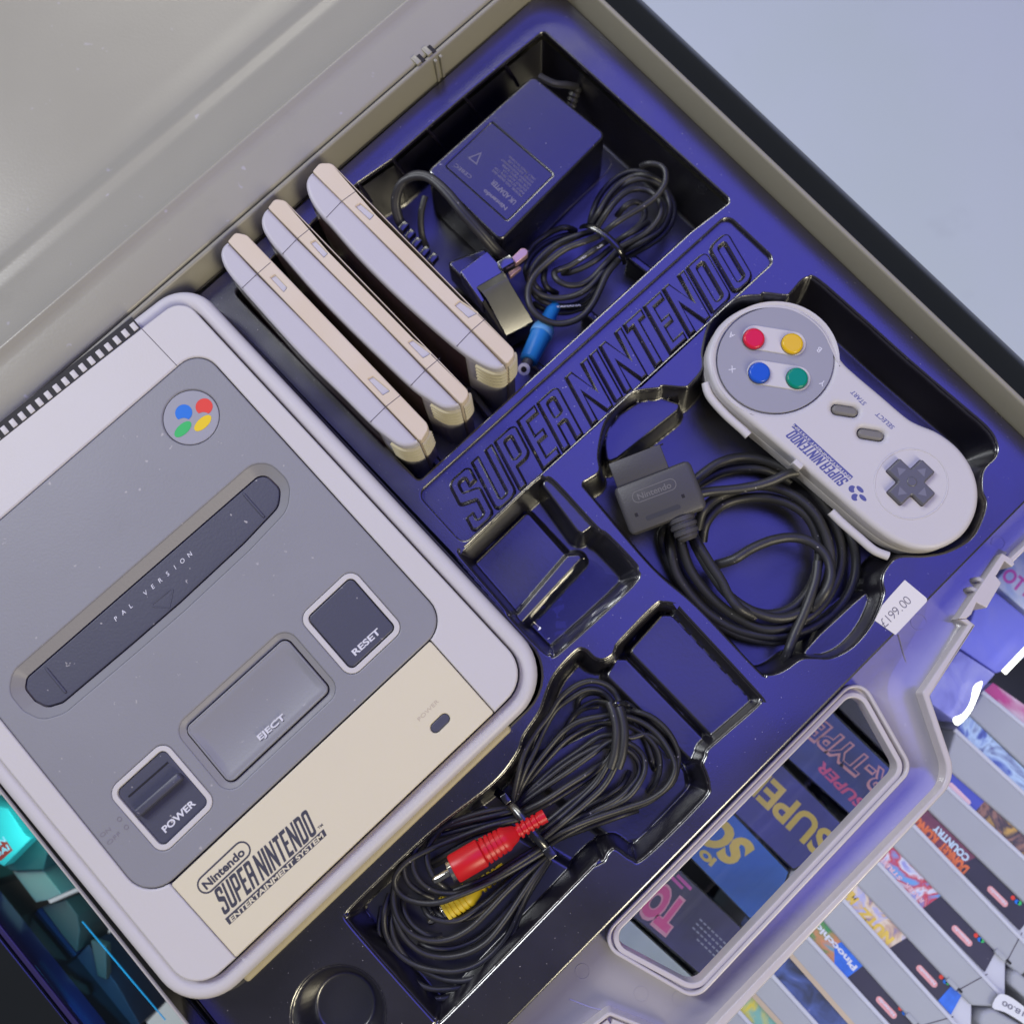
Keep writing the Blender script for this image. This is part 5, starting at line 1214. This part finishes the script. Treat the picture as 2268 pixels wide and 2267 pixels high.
# ------------------------------------------------------------------ row of cartridges under the glass
carts = [
 # top line t0,t1 ; bottom line b0,b1 ; next top n0,n1 ; palette ; split fraction of the art ; label
 dict(t=((2201, 1513), (2290, 1575)), b=((2180, 1533), (2290, 1622)), n=((2148, 1583), (2290, 1716)), art=[(.75, .72, .74), (.55, .06, .25), (.6, .08, .3)], s=20, txt=None, lab='grey cartridge with magenta label, furthest up the row under the glass', f=1.0),
 dict(t=((2150, 1588), (2290, 1722)), b=((2120, 1618), (2290, 1775)), n=((2095, 1700), (2290, 1868)), art=[(.04, .04, .2), (.1, .15, .5), (.5, .65, .85), (.08, .07, .25)], s=45, txt=None, lab='grey cartridge with navy and ice blue label under the glass', f=1.0),
 dict(t=((2090, 1695), (2290, 1870)), b=((2080, 1725), (2290, 1918)), n=((2050, 1788), (2290, 2020)), art=[(.10, .04, .05), (.35, .18, .15), (.05, .04, .08), (.6, .35, .1)], s=70, txt=None, lab='grey cartridge with blue label, salmon stripe and brown picture under the glass', f=1.0, kind='salmon'),
 dict(t=((2050, 1790), (2290, 2023)), b=((2015, 1815), (2258, 2060)), n=((1972, 1868), (2250, 2148)), art=[(.12, .03, .08), (.2, .05, .1), (.03, .03, .06)], s=70, txt=None, lab='grey cartridge with chunky orange lettering on its label under the glass', f=.55, kind='orange', end=True),
 dict(t=((1974, 1872), (2206, 2105)), b=((1938, 1900), (2181, 2152)), n=((1885, 1945), (2140, 2210)), art=[(.35, .35, .7), (.75, .75, .85), (.6, .03, .06), (.2, .35, .7), (.1, .4, .8)], s=60, txt=None, lab='grey cartridge with sky blue label and small red white lettering under the glass', f=.56, kind='race', end=True),
 dict(t=((1888, 1948), (2131, 2201)), b=((1852, 1972), (2106, 2246)), n=((1795, 2008), (2050, 2290)), art=[(.05, .10, .45), (.6, .4, .3), (.8, .65, .5), (.45, .45, .75), (.8, .5, .1)], s=70, txt=None, lab='grey cartridge with blue label and golden lettering under the glass', f=.58, kind='gold', end=True),
 dict(t=((1800, 2012), (2040, 2272)), b=((1768, 2050), (2015, 2312)), n=((1712, 2070), (1960, 2350)), art=[(.04, .25, .2), (.06, .3, .10), (.65, .25, .12), (.1, .35, .45)], s=55, txt=None, lab='cartridge with green picture label and white lettering, brownish edge, under the glass', f=.56, kind='green', tan=True, end=True),
 dict(t=((1718, 2078), (1950, 2350)), b=((1682, 2128), (1900, 2370)), n=((1630, 2160), (1850, 2400)), art=[(.02, .03, .08), (.05, .08, .25), (.08, .13, .4), (.6, .42, .38)], s=55, txt=None, lab='cartridge with dark blue night picture label and tan edge under the glass', f=.8, kind='dark', tan=True),
 dict(t=((1630, 2164), (1850, 2400)), b=((1600, 2200), (1800, 2420)), n=((1540, 2235), (1760, 2460)), art=[(.25, .55, .45), (.2, .45, .4), (.75, .6, .05), (.04, .03, .08)], s=60, txt=None, lab='cartridge with mint and yellow label at the bottom edge under the glass', f=.8),
]
M['ucart'] = mat('shelf_cartridge_plastic', (.40, .40, .43), .4, var=.03, bump=.1); M['ucart2'] = mat('shelf_cartridge_edge', (.62, .61, .68), .35, var=.02)
M['ulab'] = mat('black_label', (.035, .03, .07), .3, var=.2, speck=.3, sscale=500); M['tanedge'] = mat('tan_edge', (.55, .42, .30), .4, var=.1)
M['orange'] = mat('orange_print', (.85, .16, .06), .4, var=.25, vscale=200); M['salmon'] = mat('salmon_print', (.85, .25, .20), .4, var=.05); M['pillpink'] = mat('pink_oval_print', (.80, .35, .36), .4, var=.05)
M['bluelab'] = mat('blue_label', (.08, .10, .50), .35, var=.05); M['gold'] = mat('golden_print', (.85, .55, .10), .4, var=.15, vscale=200); M['paleb'] = mat('pale_blue_print', (.55, .68, .80), .4, var=.1)
M['brightb'] = mat('bright_blue_label', (.03, .16, .75), .35, var=.2, vscale=300)
SZ, LZ = GZ-28, GZ-31
def lerp(a, b, t): return (a[0]+(b[0]-a[0])*t, a[1]+(b[1]-a[1])*t)
for k, c in enumerate(carts):
    t0, t1 = c['t']; b0, b1 = c['b']; n0, n1 = c['n']
    root = thing('game_cartridge', None, c['lab'], 'game cartridge', 'cartridges filed in a row under the glass')
    s = -.25 if k > 1 else -.02
    T0, B0, N0 = lerp(t0, t1, s), lerp(b0, b1, s), lerp(n0, n1, s)
    if c.get('end'):
        te, be, ne = lerp(t1, t1, 0), b1, n1
        body_p = [T0, (t1[0]+22, t1[1]+20), (b1[0]+46, b1[1]+50), (b1[0]+42, b1[1]+66), B0]
        te2 = t1; be2 = b1
    else:
        body_p = [T0, t1, b1, B0]; te2, be2 = t1, b1
    lowp = rnd(PL(body_p, LZ), .8, 4)
    slab('front_half', M['ucart2'], lowp, LZ-.6, 70, bev=.4, parent=root)
    # spine half: between label bottom and the neighbour
    if c.get('end'): sp = [B0, (b1[0]+44, b1[1]+58), (b1[0]+30, b1[1]+82), (n1[0]+14, n1[1]+20), (n1[0]-4, n1[1]+2), N0]
    else: sp = [B0, b1, n1, N0]
    spw = rnd(PL([lerp(p, p, 0) for p in sp], SZ), [.4, 1.5, 3, 3, 1, .4][:len(sp)] if len(sp) == 6 else .4, 5)
    sh = slab('rear_half', M['ucart'], off(spw, -.45), SZ-1.2, 70, bev=1.4, seg=4, parent=root)
    A, B = P(B0, SZ), P(sp[1], SZ)
    link('edge_highlight', *tube_data([(A[0], A[1], SZ-1.6), ((A[0]+B[0])/2, (A[1]+B[1])/2, SZ-1.6), (B[0], B[1], SZ-1.6)], 1.15, sub=2)[:2], M['ucart2'], sh)  # pale tube put in as the highlight along the edge
    if c.get('end'):
        seam_a, seam_b = lerp(b1, b0, .0), (n1[0]-14, n1[1]-8)
        seam((b1[0]-4+10, b1[1]+4), (n1[0]-22, n1[1]-16), .5, SZ-1.12, sh)
        tb = lerp(n1, n0, .18); tb2 = lerp(n1, n0, .07); up_p = (7, -7)
        join('latch_tab', M['ucart'], [box_data(P3(((tb[0]+tb2[0])/2, (tb[1]+tb2[1])/2), SZ-1.5), (P3(tb2, 0)-P3(tb, 0)), (0, 0, 1), (P3(tb2, 0)-P3(tb, 0)).cross(Vector((0, 0, 1))), 3.2, 1.0, 1.2, .3)], sh)
        join('latch_slot', M['dark'], [box_data(P3((tb2[0]+2, tb2[1]-1), SZ-1.0), (.7, .7, 0), (0, 0, 1), (-.7, .7, 0), .6, .3, 1.8, 0)], sh)
    if c.get('tan'): strip('stained_edge', lerp(N0, n1, 0), n1, 2.4, SZ-1.1, 'tanedge', sh, .2)
    # label: picture section then black section
    f = c['f']; tm, bm = lerp(T0, te2, f+.02), lerp(B0, be2, f-.01)
    ins = 3
    lb_ = slab('label', M['ulab'], rnd(PL([lerp(T0, te2, 0), te2, be2, B0], LZ), .5, 3), LZ, .4, bev=0, parent=root)
    am = art('label_picture_%d' % k, c['art'], c['s'], .35, k*.37)
    if f < 1: slab('picture', am, PL([T0, tm, bm, B0], LZ+.06), LZ+.06, .1, bev=0, parent=lb_)
    else: slab('picture', am, PL([T0, te2, be2, B0], LZ+.06), LZ+.06, .1, bev=0, parent=lb_)
    kd_ = c.get('kind'); z_ = LZ+.12
    def on(u, v): a_ = lerp(T0, te2, u); b_ = lerp(B0, be2, u); return lerp(a_, b_, v)
    if f < .7:
        slab('maker_oval', M['pillpink'], pill(P(on(.79-.045, .60), z_), P(on(.79+.06, .60), z_), 1.6), z_, .1, bev=0, parent=lb_)
        txt('lettering', 'Nintendo', M['white'], on(.79+.065, .51), on(.79-.05, .51), 1.6, z_+.05, parent=lb_)
        for u, v, m in ((.86, .14, 'sred'), (.89, .15, 'sblue'), (.905, .1, 'sgreen')): slab('colour_dot', M[m], circ(P(on(u, v), z_), 1.1, 14), z_, .1, bev=0, parent=lb_)
    if kd_ == 'salmon':
        slab('label_panel', M['bluelab'], PL([on(.1, 0), on(.56, 0), on(.5, 1), on(.1, 1)], z_), z_, .1, bev=0, parent=lb_)
        slab('maker_oval', M['pinkpale'], pill(P(on(.29, .72), z_+.1), P(on(.44, .80), z_+.1), 1.3), z_+.1, .1, bev=0, parent=lb_)
        slab('stripe', M['salmon'], PL([on(.1, .45), on(.27, .5), on(.27, .72), on(.1, .68)], z_+.1), z_+.1, .1, bev=0, parent=lb_)
    if kd_ == 'orange':
        txt('lettering', 'KONG', M['orange'], on(.37, .58), on(.21, .58), 5.5, z_+.05, bold=.07, parent=lb_)
        txt('lettering', 'DONKEY', M['orange'], on(.59, .60), on(.39, .58), 5.5, z_+.05, bold=.07, parent=lb_)
        txt('lettering', 'COUNTRY', M['paleb'], on(.55, .18), on(.30, .2), 3.6, z_+.05, bold=.05, parent=lb_)
    if kd_ == 'race':
        txt('lettering', 'STREET', M['pinkpale'], on(.37, .72), on(.20, .68), 2.2, z_+.05, bold=.04, shear=.2, parent=lb_)
        txt('lettering', 'RACER', M['pinkpale'], on(.53, .70), on(.40, .70), 2.2, z_+.05, bold=.04, shear=.2, parent=lb_)
    if kd_ == 'gold':
        txt('lettering', 'Mr.', M['gold'], on(.30, .45), on(.22, .4), 5, z_+.05, bold=.06, shear=.1, parent=lb_)
        txt('lettering', 'NUTZ', M['gold'], on(.56, .52), on(.34, .52), 4.5, z_+.05, bold=.06, shear=.1, parent=lb_)
        slab('label_panel', M['brightb'], PL([on(.93, 0), on(1, 0), on(1, 1), on(.91, 1)], z_), z_, .1, bev=0, parent=lb_)
    if kd_ == 'green':
        slab('label_panel', M['bluelab'] if 0 else M['brightb'], PL([on(.42, 0), on(.58, 0), on(.55, 1), on(.46, 1), on(.40, .4)], z_), z_, .1, bev=0, parent=lb_)
        txt('lettering', 'Pinocchio', M['white'], on(.56, .3), on(.26, .25), 3, z_+.15, bold=.04, parent=lb_)
# price sticker on the neighbouring row and its cartridges at the right edge
for px, lab, m in (([(2240, 2155), (2252, 2148), (2330, 2215), (2330, 2300), (2270, 2210), (2238, 2180)], 'rounded grey cartridge corner of the next row at the right edge', 'ucart'),
                   ([(2168, 2262), (2175, 2240), (2200, 2232), (2300, 2290), (2300, 2330), (2190, 2300)], 'grey cartridge end under the price label at the bottom right corner', 'ucart')):
    tag(slab('game_cartridge', M[m], rnd(PL(px, SZ), 3, 5), SZ, 60, bev=1.6, seg=4), lab, 'game cartridge', 'cartridges of the next row under the glass')
pt_ = slab('price_label', M['paper'], cat(PL([(2212, 2202), (2235, 2205), (2268, 2228), (2310, 2262), (2300, 2290), (2262, 2262), (2225, 2240), (2198, 2230)], SZ+1.5), True, 3), SZ+1.5, .4, bev=0)
tag(pt_, 'white printed price label on the cartridge at the bottom right corner', 'price label')
txt('printed_price', '18.00', M['greyink'], (2270, 2240), (2222, 2214), 2.4, SZ+1.6, parent=pt_)
# ------------------------------------------------------------------ game boxes seen through the window
WZ = GZ-14
zG = lambda p: T(1668, 1500, .2071, [p])[0]
zH = lambda p: T(1268, 1867, .2071, [p])[0]
M['g1'] = art('deep_blue_sleeve', [(.01, .02, .20), (.02, .05, .35), (.04, .06, .42)], 14, .2); M['g2'] = art('indigo_sleeve', [(.01, .015, .18), (.03, .03, .30), (.07, .08, .50)], 10, .2)
M['g3'] = art('azure_sleeve', [(.0, .10, .40), (.01, .15, .60), (.03, .13, .55)], 10, .2); M['g4'] = art('navy_sleeve', [(.015, .01, .06), (.03, .02, .12), (.05, .04, .20)], 14, .2)
M['g5'] = art('pale_green_sleeve', [(.45, .52, .48), (.55, .60, .58), (.60, .62, .68)], 10, .2)
M['gyel'] = mat('yellow_lettering', (.85, .62, .12), .35, var=.1); M['gpink'] = mat('hot_pink_lettering', (.80, .10, .30), .35, var=.05); M['gpale'] = mat('pale_pink_lettering', (.85, .40, .45), .35, var=.05)
def gbox(a0, a1, b0, b1, m, lab, e=(.9, .22)):
    q = [lerp(a0, a1, -e[0]), lerp(a0, a1, 1+e[1]), lerp(b0, b1, 1+e[1]), lerp(b0, b1, -e[0])]
    r_ = thing('game_box', None, lab, 'game box', 'boxed games side by side under the glass, seen through the window')
    w_ = PL(q, WZ-1)
    s_ = slab('sleeve', m, w_, WZ-1, 40, bev=.3, parent=r_)
    slab('clear_cover', M['pvc'], off(w_, 1.0), WZ, 30, bev=.8, parent=r_)
    return s_
s1 = gbox((1848, 1583), (1972, 1703), (1749, 1680), (1890, 1806), M['g1'], 'blue boxed game with pink neon style lettering seen through the flap window')
s2 = gbox((1734, 1697), (1869, 1830), (1660, 1830), (1740, 1906), M['g2'], 'indigo boxed game with large yellow serif lettering seen through the window', (1.2, .22))
s3 = gbox((1648, 1828), (1728, 1912), (1531, 1898), (1668, 2039), M['g3'], 'bright blue boxed game with yellow slanted lettering seen through the window', (.9, .22))
s4 = gbox((1502, 1925), (1651, 2064), (1404, 2028), (1560, 2163), M['g4'], 'navy boxed game with pink outlined lettering seen through the window')
s5 = gbox((1394, 2037), (1540, 2170), (1330, 2100), (1480, 2250), M['g5'], 'pale green boxed game at the lower corner of the window')
s6 = gbox((1900, 1520), (2030, 1640), (1862, 1568), (1985, 1690), M['ulab'], 'plain black boxed game at the top corner of the window')
zt_ = WZ-.9
txt('lettering', 'SUPER', M['gpink'], zG((1210, 1340)), zG((745, 890)), 5.2, zt_, bold=.03, shear=.25, parent=s1)
txt('lettering', 'R-TYPE', M['gpale'], zG((1500, 1090)), zG((720, 440)), 11.5, zt_, bold=.06, shear=.2, parent=s1)
txt('lettering_core', 'R-TYPE', M['g1'], zG((1490, 1080)), zG((728, 446)), 10.9, zt_+.08, bold=.005, shear=.2, parent=s1)
txt('lettering', 'SUPER', M['gyel'], zG((880, 1710)), zG((10, 890)), 13.5, zt_, bold=.03, parent=s2)
txt('lettering', 'SO', M['gyel'], zH((1960, 60)), zH((1500, -330)), 15, zt_, bold=.05, shear=.3, parent=s3)
txt('lettering', 'IO', M['gyel'], zH((1540, 180)), zH((1390, 50)), 4, zt_, bold=.07, parent=s3)
txt('lettering_edge', 'TO', M['gpale'], zH((1235, 690)), zH((890, 400)), 16.5, zt_, bold=.10, parent=s4)
txt('lettering', 'TO', M['gpink'], zH((1220, 680)), zH((905, 412)), 15.8, zt_+.08, bold=.05, parent=s4)
for i in range(4):
    a = (1640-i*38, 1075+i*44); 
    for j in range(7 if i < 3 else 5):
        q0 = (a[0]-j*42, a[1]-j*40); strip('small_print', zH(q0), zH((q0[0]-28, q0[1]-27)), .8, zt_, 'pvcw' if 0 else 'greyw', s4, .05)
for i in range(2):
    a = (1270-i*90, 490-i*10); strip('small_print', zH(a), zH((a[0]-150, a[1]-150)), 1.6, zt_, 'pink', s4, .05)
# ------------------------------------------------------------------ things under the glass on the left
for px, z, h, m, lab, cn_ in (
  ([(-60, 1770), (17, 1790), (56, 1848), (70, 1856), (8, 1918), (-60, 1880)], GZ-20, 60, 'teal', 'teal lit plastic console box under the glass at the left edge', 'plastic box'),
  ([(-40, 1690), (30, 1740), (110, 1870), (96, 1926), (24, 1928), (8, 1918), (70, 1852)], GZ-30, 50, 'tealdk', 'dull green tray under the glass behind the teal box', 'tray'),
  ([(25, 1927), (93, 1924), (137, 1979), (108, 1992), (79, 1998)], GZ-34, 50, 'creamc', 'small cream carton under the glass at the lower left', 'carton'),
  ([(92, 2008), (147, 1992), (172, 2026), (177, 2060), (170, 2110), (136, 2068)], GZ-40, 40, 'creamd', 'curved cream carton, shade put in its colour, under the glass at the lower left', 'carton'),
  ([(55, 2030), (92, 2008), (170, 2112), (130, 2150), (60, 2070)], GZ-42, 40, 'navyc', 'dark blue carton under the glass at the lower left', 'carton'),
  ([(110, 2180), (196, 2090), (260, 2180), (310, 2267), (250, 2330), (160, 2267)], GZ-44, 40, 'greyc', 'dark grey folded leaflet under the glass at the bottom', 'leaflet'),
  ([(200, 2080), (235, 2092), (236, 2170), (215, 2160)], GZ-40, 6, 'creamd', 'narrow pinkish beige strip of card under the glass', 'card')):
    if m not in M:
        M[m] = {'teal': mat('teal_glow_plastic', (.08, .50, .48), .3, var=.1, emit=((.03, .45, .45), .2)), 'tealdk': mat('dull_green_plastic', (.07, .15, .14), .35, var=.1),  # teal light on the box is put into its colour and emission
                'creamc': mat('cream_card', (.50, .46, .36), .6, var=.05), 'creamd': mat('dim_cream_card', (.15, .14, .11), .6, var=.15), 'navyc': mat('dark_blue_card', (.02, .05, .12), .4, var=.2), 'greyc': mat('dark_grey_card', (.07, .07, .10), .5, var=.3)}[m]  # the dimmer card is the cream one with shade put into its colour
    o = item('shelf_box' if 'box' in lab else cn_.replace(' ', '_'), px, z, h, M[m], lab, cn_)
    if m == 'teal':
        slab('label', M['sred'], PL([(-20, 1868), (12, 1858), (28, 1882), (2, 1905), (-20, 1900)], z+.1), z+.1, .1, bev=0, parent=o)
        txt('lettering', 'BAN', M['white'], (-22, 1886), (14, 1862), 3, z+.2, bold=.03, parent=o); txt('lettering', 'DAI', M['white'], (-8, 1900), (22, 1880), 3, z+.2, bold=.03, parent=o)

# moulding marks on the flap
for c, r_ in (((430, 1395), 3.7), ((800, 1045), 3.2), ((1560, 270), 3.2)):
    cc = P(zA(c), FZ+.04); slab('ejector_mark', M['flange'], circ(cc, r_, 30), FZ+.16, .15, holes=[circ(cc, r_-.35, 30)], bev=.04, seg=1, parent=case)
for c in (((1420, 2200)), ((1505, 2210)), ((1290, 2150))):
    cc = P(c, FZ+.04); slab('ejector_mark', M['flange'], circ(cc, 3.2, 30), FZ+.12, .12, holes=[circ(cc, 2.9, 30)], bev=.04, seg=1, parent=case)
for pts in ([(1989, 1405), (2005, 1462), (2032, 1526)], [(1262, 2212), (1310, 2230), (1348, 2238)]):
    link('flap_fold', *tube_data([P3(p, FZ-.1) for p in pts], .42, n=8, sub=4)[:2], M['flange'], case)
# ------------------------------------------------------------------ put every Empty at its thing's base
dg = bpy.context.evaluated_depsgraph_get(); dg.update()
for o in [o for o in COL.objects if o.type == 'EMPTY' and o.parent is None]:
    pts = [c.matrix_world @ Vector(b) for c in o.children_recursive if c.type == 'MESH' for b in c.bound_box]
    if not pts: continue
    lo = Vector((min(p.x for p in pts), min(p.y for p in pts), min(p.z for p in pts))); hi = Vector((max(p.x for p in pts), max(p.y for p in pts), 0))
    loc = Vector(((lo.x+hi.x)/2, (lo.y+hi.y)/2, lo.z))
    o.location = loc
    for c in o.children: c.location = c.location-loc
